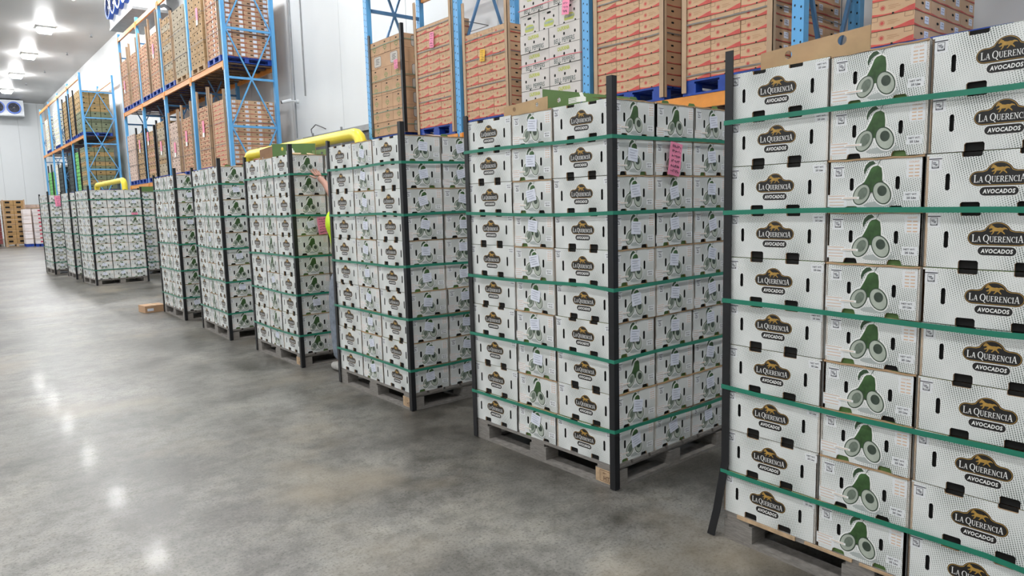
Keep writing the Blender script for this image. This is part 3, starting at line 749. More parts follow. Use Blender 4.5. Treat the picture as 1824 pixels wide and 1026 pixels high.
# ------------------------------------------------------------------ rack loads: red-printed kraft cartons
KW, KD, KH = .295, .29, .1045
def kraft_mesh():
    mb = MB(); w_, d_, h_ = KW-.004, KD-.004, KH-.002
    # tray body, lid slightly proud
    mb.box(-d_/2, d_/2, -w_/2, w_/2, 0, h_, M_KRAFT2)
    return mb.mesh('kraft_carton')
KRAFT = kraft_mesh()
def kraft_front():
    f = Flat(lambda u, v, l: (-KD/2+.002-.0006*l, -u, v)); W = KW-.004; h = KH-.002
    f.poly([(-W/2, 0), (W/2, 0), (W/2, h*.40), (W*.38, h*.34), (W*.2, h*.20), (W*.04, h*.10), (-W*.2, h*.08), (-W*.5, h*.17)], M_KRED, 1)
    f.poly(rect(-W*.27, h*.52, .034, .034) if 0 else ell(-W*.25, h*.5, .019, .019, 0, 14), M_KRED, 1, [ell(-W*.25, h*.5, .0165, .0165, 0, 14)[::-1]])
    f.poly(ell(-W*.25, h*.5, .0125, .0125, 0, 12), M_KRED, 1)
    for k, (x, z, q) in enumerate(((.0, .6, .07), (.01, .48, .08), (-.01, .38, .05))): f.poly(rect(x, h*z, q, .0035), plain('print_faint', (172, 130, 94), .6, var=0), 1)
    for (xa, xb) in ((-W*.5, -W*.36), (W*.28, W*.47)):
        f.poly(rect((xa+xb)/2, h*.68-.0012, xb-xa, .0026), M_KLINE, 1)
        for x in (xa, xb): f.poly(rect(x, h*.84, .0026, h*.32), M_KLINE, 1)
    f.poly([(-.009, 0), (.009, 0), (.006, .011), (-.006, .011)], M_DARKIN, 3)
    f.poly(rect(0, h-.001, W, .0022), M_KLINE, 2)
    return f.mb.mesh('red_print')
def kraft_side(lbl):
    f = Flat(lambda u, v, l: (u, -KW/2+.002-.0006*l, v)); D = KD-.004; h = KH-.002
    f.poly([(-D/2, 0), (D/2, 0), (D/2, h*.12), (0, h*.06), (-D/2, h*.14)], M_KRED, 1)
    f.poly(pill(-D*.05, h*.58, .042, .017), M_DARKIN, 2); f.poly(rect(0, h-.001, D, .0022), M_KLINE, 2)
    if lbl:
        f.poly(rect(D*.24, h*.56, .075, .052), M_PAPER, 3); f.poly(rect(D*.24, h*.5, .055, .004), M_PAPERINK, 4); f.poly(rect(D*.26, h*.68, .03, .006), M_PAPERINK, 4)
    return f.mb.mesh('side_print')
KF, KS, KSL = kraft_front(), kraft_side(False), kraft_side(True)
def blue_pallet(label, x, y, z, dy=1.0, dx=1.1, mat=None):
    return pallet('blue_pallet' if mat is None else 'rack_pallet', label, (x, y, z), 0, dx, dy, mat or M_BPAL, 'pallets on the racks', hz=.135)
def rack_posts(phrase, x0, x1, y0, y1, z0, z1, which=(0, 1), mat=None, name='black'):
    m = mat or M_KPOST
    for ci in which:
        cx, cy = ((x0-.012, y0-.010), (x0-.012, y1+.010))[ci]
        s = 1 if ci == 0 else -1
        mb = MB().box(0, .045, 0, .006*s, 0, z1-z0, m).box(0, .006, 0, .055*s, 0, z1-z0, m)
        tag(ob('corner_post', mb, None, (cx, cy, z0)), '%s corner post at the %s edge of %s' % ('kraft' if mat is None else name, 'right' if ci == 0 else 'left', phrase), 'corner board', 'corner posts on the racks')
def kraft_stack(phrase, y0, z0, rows, slots, x0=5.45, labels=False, straps=(), post=(0, 1), ptop=.25):
    """slots: list of (column along y 0=right.., depth index) ; built from individual cartons"""
    for k in range(rows):
        for (c, dpt) in slots:
            o = ob('kraft_carton', KRAFT, None, (x0+KD*(dpt+.5)+random.uniform(-.003, .003), y0+KW*(c+.5)+random.uniform(-.0015, .0015), z0+k*KH), R(random.uniform(-.3, .3)))
            col = 'right left middle'.split()[{0: 0, 2: 1, 1: 2}[c]] if dpt == 0 else ORD[dpt+1]+'-deep'
            tag(o, 'red-printed kraft carton %s row up, %s column, %s' % (ORD[k+1], col, phrase), 'carton', 'red-printed kraft cartons')
            if dpt == 0: ob('red_print', KF, o)
            if c == 0: ob('side_print', KSL if labels else KS, o)
    for i, s in enumerate(straps):
        nd = max(dp for _, dp in slots)+1; nc = max(c for c, _ in slots)+1
        me = strap_mesh(-.008, max(nd*KD, .6)+.005, -.008, nc*KW+.008, .012, M_GREYSTRAP, i+y0, .004)
        tag(ob('strap', me, None, (x0, y0, z0+s*KH)), 'grey strap %s from the bottom around %s' % (ORD[i+1], phrase), 'strap', 'grey straps on the racks')
    if post: rack_posts(phrase, x0, 0, y0, y0+.885, z0-.11, z0+rows*KH+ptop, post)
ZL = LEV[0]+.137
F3 = [(0, 0), (1, 0), (2, 0)]
S2 = [(0, 1), (0, 2)]
kraft_stack('stack with pink tag on the rack', 7.68, ZL, 13, F3, straps=(3.4, 6.6, 9.7, 12.6), ptop=.35)
kraft_stack('stack with yellow tag on the rack', 6.55, ZL, 10, F3+[(0, 1)], straps=(3.7, 6.9, 9.3), ptop=.4)
kraft_stack('stack right of bell pepper cartons', 4.27, ZL, 14, F3+[(0, 1)], straps=(4.6, 8.6), ptop=.05)
kraft_stack('stack on visible blue pallet', 3.17, ZL, 14, F3+S2+[(0, 3)], labels=True, straps=(0.3, 4.6, 8.6), ptop=.05)
for k in range(12):
    for dpt in range(4):
        o = ob('kraft_carton', KRAFT, None, (5.45+KD*(dpt+.5), 2.06+.1475+.03, ZL+k*KH), R(random.uniform(-.4, .4)))
        tag(o, 'red-printed kraft carton %s row up, %s, part stack above nearest pallet' % (ORD[k+1], ('front' if dpt == 0 else ORD[dpt+1]+'-deep')), 'carton', 'red-printed kraft cartons')
        if dpt == 0: ob('red_print', KF, o)
        ob('side_print', KSL, o)
for (y, ph) in ((8.93, 'the green-printed stack'), (7.682, 'the stack with pink tag'), (6.552, 'the stack with yellow tag'), (5.38, 'the bell pepper cartons'), (4.272, 'the stack right of bell pepper cartons'), (3.172, 'the stack seen above the nearest corner board'), (1.5, 'the part stack at the right edge')):
    blue_pallet('blue pallet on the rack beneath %s' % ph, 5.455, y, LEV[0]+.001, .885, .98)
ptag('pink tag on the kraft stack left of the blue upright', (5.43, 8.12, 3.72), R(-90), .10, .20, M_PINK, R(5))
ptag('yellow tag on the kraft stack beside bell pepper cartons', (5.43, 7.02, 3.33), R(-90), .10, .14, M_YELLOWP, R(6))
ptag('pink tag at top of the bell pepper cartons', (5.41, 5.52, 3.62), R(-90), .11, .26, M_PINK, R(8))
ptag('pink tag on the green-printed kraft cartons', (5.40, 9.02, 3.55), R(-90), .10, .13, M_PINK, R(-3))

# green-printed kraft cartons (far end of the near rack)
def green_mesh(dx, dy, h, wide):
    mb = MB().box(-dx/2, dx/2, -dy/2, dy/2, 0, h, M_KRAFT3).mesh('green_carton')
    gl = plain('print_green', (124, 146, 88), .6, var=.05); wt = plain('print_greywhite', (190, 184, 176), .6, var=.03)
    f = Flat(lambda u, v, l: (-dx/2-.0007*l, -u, v))
    def badge(fl, c, v):
        fl.poly(rrect(c, v, .21, .155, .03), M_INK, 1); fl.poly(rrect(c, v, .20, .145, .028), wt, 2)
        for i in range(4): fl.poly(rect(c+(-1)**i*.008, v+.035-.022*i, .10-.012*(i % 2), .008), M_INK, 3)
    if wide: badge(f, 0, h*.5); pr = (f, 'badge_print')
    else:
        f.poly(pill(0, h*.80, .045, .018), M_DARKIN, 1)
        f.poly(ell(0, h*.42, .046, .034), gl, 1, [ell(0, h*.42, .037, .025)[::-1]]); f.poly(rect(0, h*.44, .10, .010), gl, 2)
        f.poly([(-.02, h*.3), (.02, h*.3), (0, h*.16)], gl, 1)
    f.poly([(-.011, 0), (.011, 0), (0, .016)], M_DARKIN, 3); f.poly(rect(0, h-.001, dy, .0025), M_KLINE, 1)
    g = Flat(lambda u, v, l: (u, -dy/2-.0007*l, v))
    if not wide: badge(g, .02, h*.5)
    else: g.poly(pill(0, h*.8, .05, .018), M_DARKIN, 1); g.poly(ell(0, h*.42, .046, .034), gl, 1)
    return mb, f.mb.mesh('green_print'), g.mb.mesh('badge_print')
GN = green_mesh(.47, .318, .196, False); GWD = green_mesh(.47, .478, .196, True)
for k in range(7):
    wide = (k == 5); w_ = .48 if wide else .32
    for c in range(2 if wide else 3):
        me, fr, sd = GWD if wide else GN
        o = ob('green_carton', me, None, (5.44+.237+random.uniform(-.004, .004), 8.9+w_*(c+.5), ZL+k*.199), R(random.uniform(-.15, .15)))
        tag(o, '%s kraft carton %s row up, %s of the stack by the white wall' % ('badge-printed' if wide else 'green-printed', ORD[k+1], ('right', 'left')[c] if wide else ('right', 'middle', 'left')[c]), 'carton', 'green-printed kraft cartons')
        ob('front_print', fr, o)
        if c == 0: ob('side_print', sd, o)
rack_posts('the green-printed stack', 5.44, 0, 8.9, 9.86, ZL+.001, ZL+1.40+.12, (0, 1), M_POST)
for i, s in enumerate((.55, 1.75, 3.2, 4.1, 6.6)):
    tag(ob('strap', strap_mesh(-.008, .5, -.008, .968, .009, plain('dull_green_strap', (96, 136, 112), .4, var=.03), i*2, .006), None, (5.44, 8.9, ZL+s*.199)), 'thin green strap %s from the bottom around the green-printed stack' % ORD[i+1], 'strap', 'green straps on the rack')

# bell pepper cartons
def bell_mesh(dx, dy, h, end):
    mb = MB().box(-dx/2, dx/2, -dy/2, dy/2, 0, h, M_BELL).mesh('bell_pepper_carton')
    f = Flat(lambda u, v, l: (-dx/2-.0007*l, -u, v))
    if end:
        f.poly(pill(0, h*.80, .065, .022), M_DARKIN, 1)
        for s in (-1, 1): f.poly(ell(s*.075, h*.56, .011, .016), M_DARKIN, 1)
        f.poly([(-.075, h*.12), (.055, h*.10), (.078, h*.24), (.075, h*.34), (.05, h*.44), (0, h*.48), (-.05, h*.44), (-.078, h*.34), (-.08, h*.22)], M_LIME, 1)
        f.poly(rect(0, h*.30, .14, h*.12), plain('crate_grey', (150, 164, 150), .6, var=.1, scale=40), 2)
        for x in (-.11, .10): f.poly(rect(x*.8, h*.88, .05, .010), plain('bell_faint', (176, 182, 172), .6, var=0), 1)
    else:
        f.text('CALIFORNIA', -.01, h*.78, .052, M_LIME, 1, bold=.06, sx=.62)
        f.text('BELL PEPPERS', 0, h*.20, .070, M_BELLTXT, 1, bold=.018, sx=.72, space=1.08)
        for x, v in ((-.155, .50), (0, .50), (.165, .50)): f.poly(ell(x, h*v, .0135, .017), M_DARKIN, 1)
    for x in (-.08, .09): f.poly([(x-.014, 0), (x+.014, 0), (x+.009, .014), (x-.009, .014)], M_DARKIN, 2)
    f.poly(rect(0, h-.0012, dy, .003), M_DGREY, 1)
    for x in (-dy/2+.0015, dy/2-.0015): f.poly(rect(x, h/2, .003, h), M_DGREY, 1)
    g = Flat(lambda u, v, l: (u, -dy/2-.0007*l, v))
    for x in (-.09, .09): g.poly(ell(x, h*.56, .012, .016), M_DARKIN, 1)
    g.poly(rect(-.05, h*.8, .08, .03), M_BELLTXT, 1); g.poly(rect(-.06, h*.35, .09, .05), plain('bell_faint', (176, 182, 172), .6, var=0), 1)
    return mb, f.mb.mesh('carton_print'), g.mb.mesh('side_print')
BN = bell_mesh(.33, .478, .205, False); BE = bell_mesh(.48, .316, .205, True)
for k in range(7):
    end = (k == 4); w_ = .32 if end else .48
    for c in range(3 if end else 2):
        me, fr, sd = BE if end else BN
        o = ob('bell_pepper_carton', me, None, (5.45+(.24 if end else .165)+random.uniform(-.006, .006), 5.36+w_*(c+.5), ZL+k*.2085), R(random.uniform(-.2, .2)))
        tag(o, 'grey bell pepper carton %s row up, %s%s' % (ORD[k+1], ('right', 'middle', 'left')[c] if end else ('right', 'left')[c], ', end panel with yellow crate picture' if end else ' column'), 'carton', 'bell pepper cartons')
        ob('front_print', fr, o)
        if c == 0: ob('side_print', sd, o)
for i, z in enumerate((ZL+2.35*.2085, ZL+5.3*.2085)):
    tag(ob('strap', strap_mesh(-.012, .5, -.012, .972, .007, plain('pink_strap', (214, 92, 104), .4, var=0), i, .006), None, (5.45, 5.36, z)), 'thin red strap around the %s bell pepper cartons' % ('lower', 'upper')[i], 'strap')

# ------------------------------------------------------------------ left rack: near lower stack from individual cartons, others joined
kraft_stack('nearest lower stack of the long rack', 16.70, ZL, 14, F3+S2+[(0, 3)], labels=True, straps=(4.5, 9.3), ptop=.22)
def mat_stack(name, base, stripe, h, dots=False, amt=.8):
    """carton colour with a printed band at the foot of every layer"""
    if name in MATS: return MATS[name]
    t = NT(name); tc = t.new('ShaderNodeTexCoord'); p = t.new('ShaderNodeSeparateXYZ'); t.link(tc.outputs['Object'], p.inputs[0])
    u = t.math('ADD', p.outputs[0], p.outputs[1]); fz = t.math('FRACT', t.math('DIVIDE', p.outputs[2], h))
    fu = t.math('FRACT', t.math('DIVIDE', u, .31))
    lim = t.math('ADD', .06, t.math('MULTIPLY', t.math('POWER', fu, 3.0), .22))
    m = t.math('LESS_THAN', fz, lim)
    n = t.noise(5, 4, .6, tc.outputs['Object']); b = lin(base)
    c = t.ramp(n, [(.3, tuple(x*.86 for x in b[:3])+(1,)), (.7, b)])
    t.link(t.mix(t.math('MULTIPLY', m, amt), c, lin(stripe)), t.b.inputs['Base Color']); t.b.inputs['Roughness'].default_value = .7
    MATS[name] = t.m; return t.m
def joined_stack(label, y0, z0, ny, nx, rows, wy, wx, h, mat, x0=5.45, posts='kraft', hole=True, side=None, tagc=None, plab=None, front_lab=False, ptop=.2, pieces=None, gap=.006, strap=None, pal='blue', open_side=False):
    root = thing('carton_stack', label, 'carton stack', (x0, y0, z0), 0, 'stacked cartons on the far racks')
    mb = MB(); rn = random.Random(int(y0*100+z0*10))
    for k in range(rows):
        m = pieces[k % len(pieces)] if pieces else mat
        for i in range(ny):
            for j in range(nx):
                if not (i == 0 or j == 0 or k == rows-1): continue
                jx, jy = rn.uniform(-.006, .006), rn.uniform(-.003, .003)
                mb.box(j*wx+gap/2+jx, (j+1)*wx-gap/2+jx, i*wy+gap/2+jy, (i+1)*wy-gap/2+jy, k*h+.001, (k+1)*h-.004, m)
                if hole and j == 0: mb.box(-.004+jx, gap/2+jx+.001, (i+.5)*wy-.02, (i+.5)*wy+.02, k*h+h*.55, k*h+h*.75, M_DARKIN)
                if hole and i == 0: mb.box((j+.45)*wx-.03, (j+.45)*wx+.03, -.003+jy, gap/2+jy+.001, k*h+h*.52, k*h+h*.70, M_DARKIN)
                if plab and i == 0: mb.box((j+.62)*wx, (j+.62)*wx+.085, -.005+jy, gap/2+jy, k*h+h*.3, k*h+h*.85, plab)
                if front_lab and j == 0 and i < 2: mb.box(-.005+jx, gap/2+jx, (i+.15)*wy, (i+.15)*wy+.05, k*h+h*.3, k*h+h*.85, M_PAPER)
    tag(ob('cartons', mb, root), None, kind='stuff')
    Z = rows*h; YY = ny*wy
    if posts:
        m = M_POST if posts == 'black' else M_KPOST
        for (y, s) in ((-.008, 1), (YY+.008, -1)):
            ob('corner_post', MB().box(-.01, .05, y, y+.008*s, 0, Z+ptop, m).box(-.01, -.002, y, y+.07*s, 0, Z+ptop, m), root)
    for s in (strap or (Z*.3, Z*.66)):
        ob('strap', strap_mesh(-.012, nx*wx+.01, -.012, YY+.012, .012, M_POST if posts == 'black' else M_GREYSTRAP, s, .004), root, (0, 0, s))
    if tagc:
        ty, tz = tagc; q = ob('paper_tag', MB().box(-.02, -.016, ty-.07, ty+.07, tz-.16, tz+.13, M_PINK).box(-.021, -.017, ty-.05, ty+.09, tz-.26, tz-.15, M_WHITE), root); q['label'] = 'pink tag with a white tail'
    if pal: blue_pallet('%s pallet beneath the %s' % ('blue' if pal == 'blue' else 'wooden', label.replace(' level of', '').replace(', second from', ' second from')), x0-.01, y0-.02, z0-.136, YY+.04, nx*wx+.02, None if pal == 'blue' else M_WOODT)
    if 0: blue_pallet('%s pallet beneath the %s' % ('blue' if pal == 'blue' else 'wooden', label.split(' stack')[0]+' stack'+(label.split(' stack')[1] if ' stack' in label else '')), x0-.01, y0-.02, z0-.136, YY+.04, nx*wx+.02, None if pal == 'blue' else M_WOODT)
    return root
KR = mat_stack('kraft_red_layers', (198, 158, 126), (176, 82, 70), KH)
PKW = mat_stack('pinkish_layers', (214, 190, 176), (170, 120, 112), .13, amt=.4)
KBR = mat_stack('brown_layers', (178, 146, 104), (120, 96, 62), .17, amt=.35)
KGY = mat_stack('greyish_layers', (176, 162, 138), (128, 116, 96), .17, amt=.4)
z1, z2 = ZL, LEV[1]+.137
J = joined_stack
J('red-printed kraft stack, second from near end, lower level of long rack', 17.85, z1, 3, 4, 14, .30, .29, KH, KR, tagc=(.45, 1.0), ptop=.42)
J('red-printed kraft stack right of pinkish stack, lower level of long rack', 19.30, z1, 3, 4, 13, .30, .29, KH, KR, tagc=(.5, .9), ptop=.38)
J('pinkish carton stack beside blue upright, lower level of long rack', 20.55, z1, 3, 3, 11, .31, .38, .125, PKW, tagc=(.4, .7), ptop=.3)
J('brown and grey mixed carton stack, lower level of long rack', 21.90, z1, 3, 3, 9, .33, .38, .17, KGY, posts='black', tagc=(.5, .85), pieces=[KGY, KGY, KBR], ptop=.1)
J('brown spotted carton stack with black posts, lower level of long rack', 23.15, z1, 4, 4, 11, .26, .28, .125, KR, posts='black', tagc=(.7, 1.25), ptop=.15, pieces=[KBR, KR])
J('brown carton stack netted in black straps, lower level of long rack', 24.5, z1, 3, 3, 9, .33, .38, .16, KBR, posts='black', tagc=(.5, 1.1), strap=tuple(.16*i for i in range(1, 9)), ptop=.22)
J('pinkish carton stack at far end, lower level of long rack', 25.75, z1, 3, 3, 12, .34, .38, .125, PKW, posts=None, strap=(.5, 1.0))
J('white-labelled red kraft stack at near end, upper level of long rack', 16.70, z2, 3, 4, 17, .30, .29, KH, KR, plab=M_PAPER, front_lab=True, ptop=.1)
J('perforated brown carton stack, upper level of long rack', 17.85, z2, 4, 3, 11, .27, .38, .165, KBR, posts=None, tagc=(.3, 1.2), pal='wood')
J('greyish kraft carton stack, upper level of long rack', 19.32, z2, 3, 3, 10, .34, .38, .17, KGY, posts=None, pal='wood')
J('tall kraft carton stack with kraft posts, upper level of long rack', 20.5, z2, 3, 3, 10, .33, .38, .17, KBR, pieces=[KBR, KBR, KGY], ptop=.1)
J('red-printed kraft stack with white tag, upper level of long rack', 21.9, z2, 3, 4, 15, .32, .29, KH, KR, tagc=(.5, 1.15), ptop=.5)
J('red-printed kraft stack next to a tall kraft post, upper level of long rack', 23.1, z2, 3, 4, 14, .33, .29, KH, KR, ptop=.45)
J('red-printed kraft stack, second from far end, upper level of long rack', 24.45, z2, 3, 4, 14, .34, .29, KH, KR, ptop=.4)
J('red-printed kraft stack at far end, upper level of long rack', 25.75, z2, 3, 4, 14, .34, .29, KH, KR, tagc=(.6, .7), ptop=.35)
# far rack
GRC = mat_stack('green_crate_layers', (120, 206, 110), (30, 70, 40), .16, amt=.6)
DKC = mat_stack('dark_crate_layers', (40, 52, 54), (60, 92, 84), .2, amt=.6)
WHY = mat_stack('white_yellow_layers', (236, 236, 228), (206, 206, 84), .2, amt=.7)
BRG = mat_stack('brown_green_layers', (178, 146, 96), (92, 104, 52), .2, amt=.6)
OLV = mat_stack('olive_wrapped_layers', (128, 134, 104), (80, 84, 58), .2, amt=.6)
J('brown and olive crate stack at near end, upper level of farthest rack', 35.1, z2, 3, 3, 8, .4, .38, .22, BRG, posts=None, pieces=[OLV, OLV, OLV, OLV, BRG, BRG, BRG, BRG], gap=.02)
J('brown crate stack with dark gaps, upper level of farthest rack', 36.7, z2, 3, 3, 10, .4, .38, .175, BRG, posts='black', gap=.03)
J('second brown crate stack with dark gaps, upper level of farthest rack', 38.5, z2, 3, 3, 10, .45, .38, .175, BRG, posts='black', gap=.03)
J('taller white and yellow carton stack, upper level of farthest rack', 41.7, z2, 3, 3, 9, .45, .38, .2, WHY, posts=None)
J('shorter white and yellow carton stack, upper level of farthest rack', 44.9, z2, 3, 3, 8, .5, .38, .2, WHY)
J('bright green crate stack beside brown cartons, lower level of farthest rack', 36.5, z1, 3, 3, 10, .38, .38, .17, GRC, posts='black', strap=(.4, .8, 1.2), gap=.02)
J('brown and olive carton stack at near end, lower level of farthest rack', 35.1, z1, 3, 3, 9, .38, .38, .2, OLV, pieces=[OLV, BRG], posts=None, gap=.02)
J('dark green crate stack in the middle, lower level of farthest rack', 38.5, z1, 3, 3, 9, .45, .38, .19, DKC, posts='black', gap=.02)
J('second dark green crate stack, lower level of farthest rack', 41.7, z1, 3, 3, 7, .45, .38, .19, DKC, posts='black', gap=.02)
J('white and yellow carton stack, lower level of farthest rack', 43.2, z1, 2, 3, 8, .45, .38, .19, WHY, posts=None)
J('green crate stack with black posts at far end, lower level of farthest rack', 45.6, z1, 3, 3, 7, .45, .38, .18, GRC, posts='black', ptop=.4)
# stacks standing on the floor at the far left
def floor_stack(label, x0, y0, nx, ny, rows, wx, wy, h, mat, pmat, plab=None, holes=True, posts=True, accent=None, pieces=None):
    root = thing('crate_stack', label, 'carton stack', (x0, y0, 0), 0, 'stacks on the floor at the far end'); mb = MB(); z0 = .14
    for k in range(rows):
        m = pieces[k % len(pieces)] if pieces else mat
        for i in range(nx):
            for j in range(ny):
                if not (i in (0, nx-1) or j == 0 or k == rows-1): continue
                mb.box(i*wx+.006, (i+1)*wx-.006, j*wy+.006, (j+1)*wy-.006, z0+k*h+.002, z0+(k+1)*h-.010, m)
                if holes and j == 0: mb.box((i+.25)*wx, (i+.65)*wx, -.004, .007, z0+k*h+h*.35, z0+k*h+h*.72, M_DARKIN)
                if accent and j == 0: mb.box((i+.38)*wx, (i+.80)*wx, -.003, .007, z0+k*h+h*.35, z0+k*h+h*.70, accent)
    tag(ob('cartons', mb, root), None, kind='stuff')
    if posts:
        for x in (-.01, nx*wx-.05): ob('corner_post', MB().box(x, x+.06, -.012, -.004, 0, z0+rows*h+.02, M_KPOST), root)
    for k in range(5): ob('strap', strap_mesh(-.014, nx*wx+.014, -.014, ny*wy+.01, .014, M_KPOST, k, .005), root, (0, 0, z0+.25+k*.38))
    pallet('floor_pallet', 'pallet beneath the %s' % label, (x0, y0, 0), 0, nx*wx, ny*wy, pmat, 'pallets on the floor at the far end', hz=.138)
CRB = mat_stack('kraft_crate_layers', (176, 140, 92), (150, 112, 66), .24, amt=.3)
floor_stack('brown crate stack with dark openings by the back wall', 2.92, 43.0, 2, 2, 9, .46, .5, .242, CRB, M_WOODT)
WHR = plain('white_crate', (236, 228, 228), .5, var=.02); RDA = plain('red_accent', (190, 52, 84), .5, var=0)
floor_stack('narrow white carton stack beside the brown crates', 3.64, 41.9, 1, 2, 7, .32, .5, .245, WHR, M_BPAL, holes=False, posts=False)
floor_stack('white and red carton stack on blue pallet', 4.02, 41.4, 1, 2, 9, .46, .5, .19, WHR, M_BPAL, holes=False, posts=False, accent=RDA)
floor_stack('speckled brown carton stack behind the white cartons', 4.0, 44.0, 2, 2, 9, .42, .5, .218, PKW, M_WOODT, posts=False, holes=False)
floor_stack('dark red crate stack at the left picture edge', 2.0, 43.6, 2, 2, 9, .42, .5, .215, plain('dark_red_crate', (128, 60, 62), .5, var=.1), M_GWOOD, posts=False)

# ------------------------------------------------------------------ yellow guard pipes
def guard(label, y0, y1, x=5.3, z=2.66, r=.095):
    p = []; c = .22
    p += [(x, y0, 0), (x, y0, 1.2), (x, y0, z-c)]+[(x, y0+c*(1-math.cos(R(a))), z-c+c*math.sin(R(a))) for a in (22, 45, 68, 90)]
    p += [(x, y1-c*(1-math.cos(R(a))), z-c+c*math.sin(R(a))) for a in (90, 68, 45, 22)]+[(x, y1, z-c), (x, y1, 1.2), (x, y1, 0)]
    t = thing('guard_pipe', label, 'guard rail', (0, 0, 0)); me = MB().tube(p, r, M_YEL, 16).mesh('hoop', True); ob('hoop', me, t)
    for y in (y0, y1): ob('base_plate', boxmesh('yellow_plate', .22, .3, .015, M_YEL), t, (x, y, 0))
guard('thick yellow guard pipe before the wall door', 9.98, 15.0)
guard('yellow guard pipe beside the far rack', 27.3, 32.4, 5.35)

# ------------------------------------------------------------------ evaporators, camera, sprinklers
def fan(parent, o, ax, r):
    """fan facing -ax direction at o"""
    o = Vector(o); n = Vector((-1, 0, 0)) if ax == 'x' else Vector((0, -1, 0)); u = Vector((0, 1, 0)) if ax == 'x' else Vector((1, 0, 0)); z = Vector((0, 0, 1))
    def ring(rr, d, k=20): return [o+n*d+(u*math.cos(2*math.pi*i/k)+z*math.sin(2*math.pi*i/k))*rr for i in range(k)]
    mb = MB(); a_, b_, c_ = ring(r, 0), ring(r*.98, .14), ring(r*.80, .14)
    for i in range(20):
        j = (i+1) % 20; mb.face([a_[i], a_[j], b_[j], b_[i]], M_FANB); mb.face([b_[i], b_[j], c_[j], c_[i]], M_FANB)
    f = ob('fan_shroud', mb, parent)
    ob('fan_backing', MB().face(ring(r*.80, .02), M_FAND), f)
    for k in range(5):
        a = 2*math.pi*k/5; d1 = u*math.cos(a)+z*math.sin(a); d2 = u*math.cos(a+.7)+z*math.sin(a+.7)
        ob('fan_blade', MB().face([o+n*.05+d1*r*.15, o+n*.04+d1*r*.74, o+n*.09+d2*r*.74, o+n*.09+d2*r*.15], M_FAND), f)
    ob('fan_hub', MB().tube([o+n*.03, o+n*.11], r*.16, M_DGREY, 10), f)
    g = MB()
    for q in (.3, .5, .7): g.tube(ring(r*q, .145), .004, M_STEEL, 4, close=True)
    ob('fan_guard', g, f)
e1 = thing('evaporator', 'white ceiling evaporator with blue fans above the long rack', 'cooling unit')
ob('casing', MB().box(5.5, 6.5, 24.7, 28.0, 7.86, 8.95, M_EVAPW), e1)
ob('drip_tray', MB().box(5.48, 6.55, 24.65, 28.05, 7.78, 7.86, M_STEEL), e1)
for i in range(4): fan(e1, (5.5, 25.15+.80*i, 8.42), 'x', .37)
for y in (24.9, 27.8):
    for x in (5.6, 6.4): ob('hanger', MB().box(x-.02, x+.02, y-.02, y+.02, 8.95, ZC, M_STEEL), e1)
tag(ob('refrigerant_hose', MB().tube([(6.3, 24.59, 7.95), (6.3, 24.2, 7.9), (6.35, 23.8, 7.7), (6.4, 23.6, 7.3), (6.5, 23.5, 6.9), (6.95, 23.4, 6.8)], .05, M_POST, 8).mesh('refrigerant_hose', True)), 'black insulated hose curving down from the ceiling evaporator', 'hose')
e2 = thing('evaporator', 'white evaporator with blue fans on the back wall', 'cooling unit')
ob('casing', MB().box(2.0, 5.65, 57.3, 58.4, 8.15, 9.12, M_EVAPW), e2); ob('drip_tray', MB().box(1.98, 5.67, 57.28, 58.42, 8.08, 8.15, M_STEEL), e2)
for i in range(4): fan(e2, (2.5+.87*i, 57.3, 8.62), 'y', .40)
for x in (2.2, 5.5): ob('hanger', MB().box(x-.02, x+.02, 57.6, 57.64, 9.12, ZC, M_STEEL), e2)
c = thing('security_camera', 'white security camera mounted on the wall', 'camera', (7.0, 16.2, 4.03))
ob('mount', MB().tube([(0, 0, 0), (-.05, 0, 0)], .05, M_EVAPW, 12).tube([(-.05, 0, 0), (-.22, .02, .02)], .022, M_EVAPW, 8), c)
ob('camera_body', MB().tube([(-.17, -.02, .015), (-.36, .08, -.03)], [.042, .038], M_EVAPW, 12), c); ob('lens', MB().tube([(-.355, .078, -.03), (-.38, .09, -.036)], .036, M_POST, 12), c)
for i, y in enumerate((16.35, 15.75)):
    tag(ob('conduit', MB().tube([(6.985, y, 4.1 if i else 3.2), (6.985, y, ZC)], .018, M_STEEL, 6)), 'thin vertical conduit on the wall %s the security camera' % ('left of' if i == 0 else 'right of'), 'conduit')
for i, (x, y) in enumerate(((3.4, 27.5), (2.6, 30.5), (2.0, 35.2), (6.2, 35.5), (5.9, 40.0), (5.6, 45.5), (5.2, 50.2), (3.6, 55.0))):
    s = thing('sprinkler', 'small ceiling sprinkler head, %s along the ceiling' % ORD[i+1], 'sprinkler', (x, y, ZC), 0, 'sprinkler heads')
    ob('stem', MB().tube([(0, 0, 0), (0, 0, -.10)], .03, M_STEEL, 8), s); ob('deflector', MB().tube([(0, 0, -.1), (0, 0, -.115)], .055, M_DGREY, 10), s)

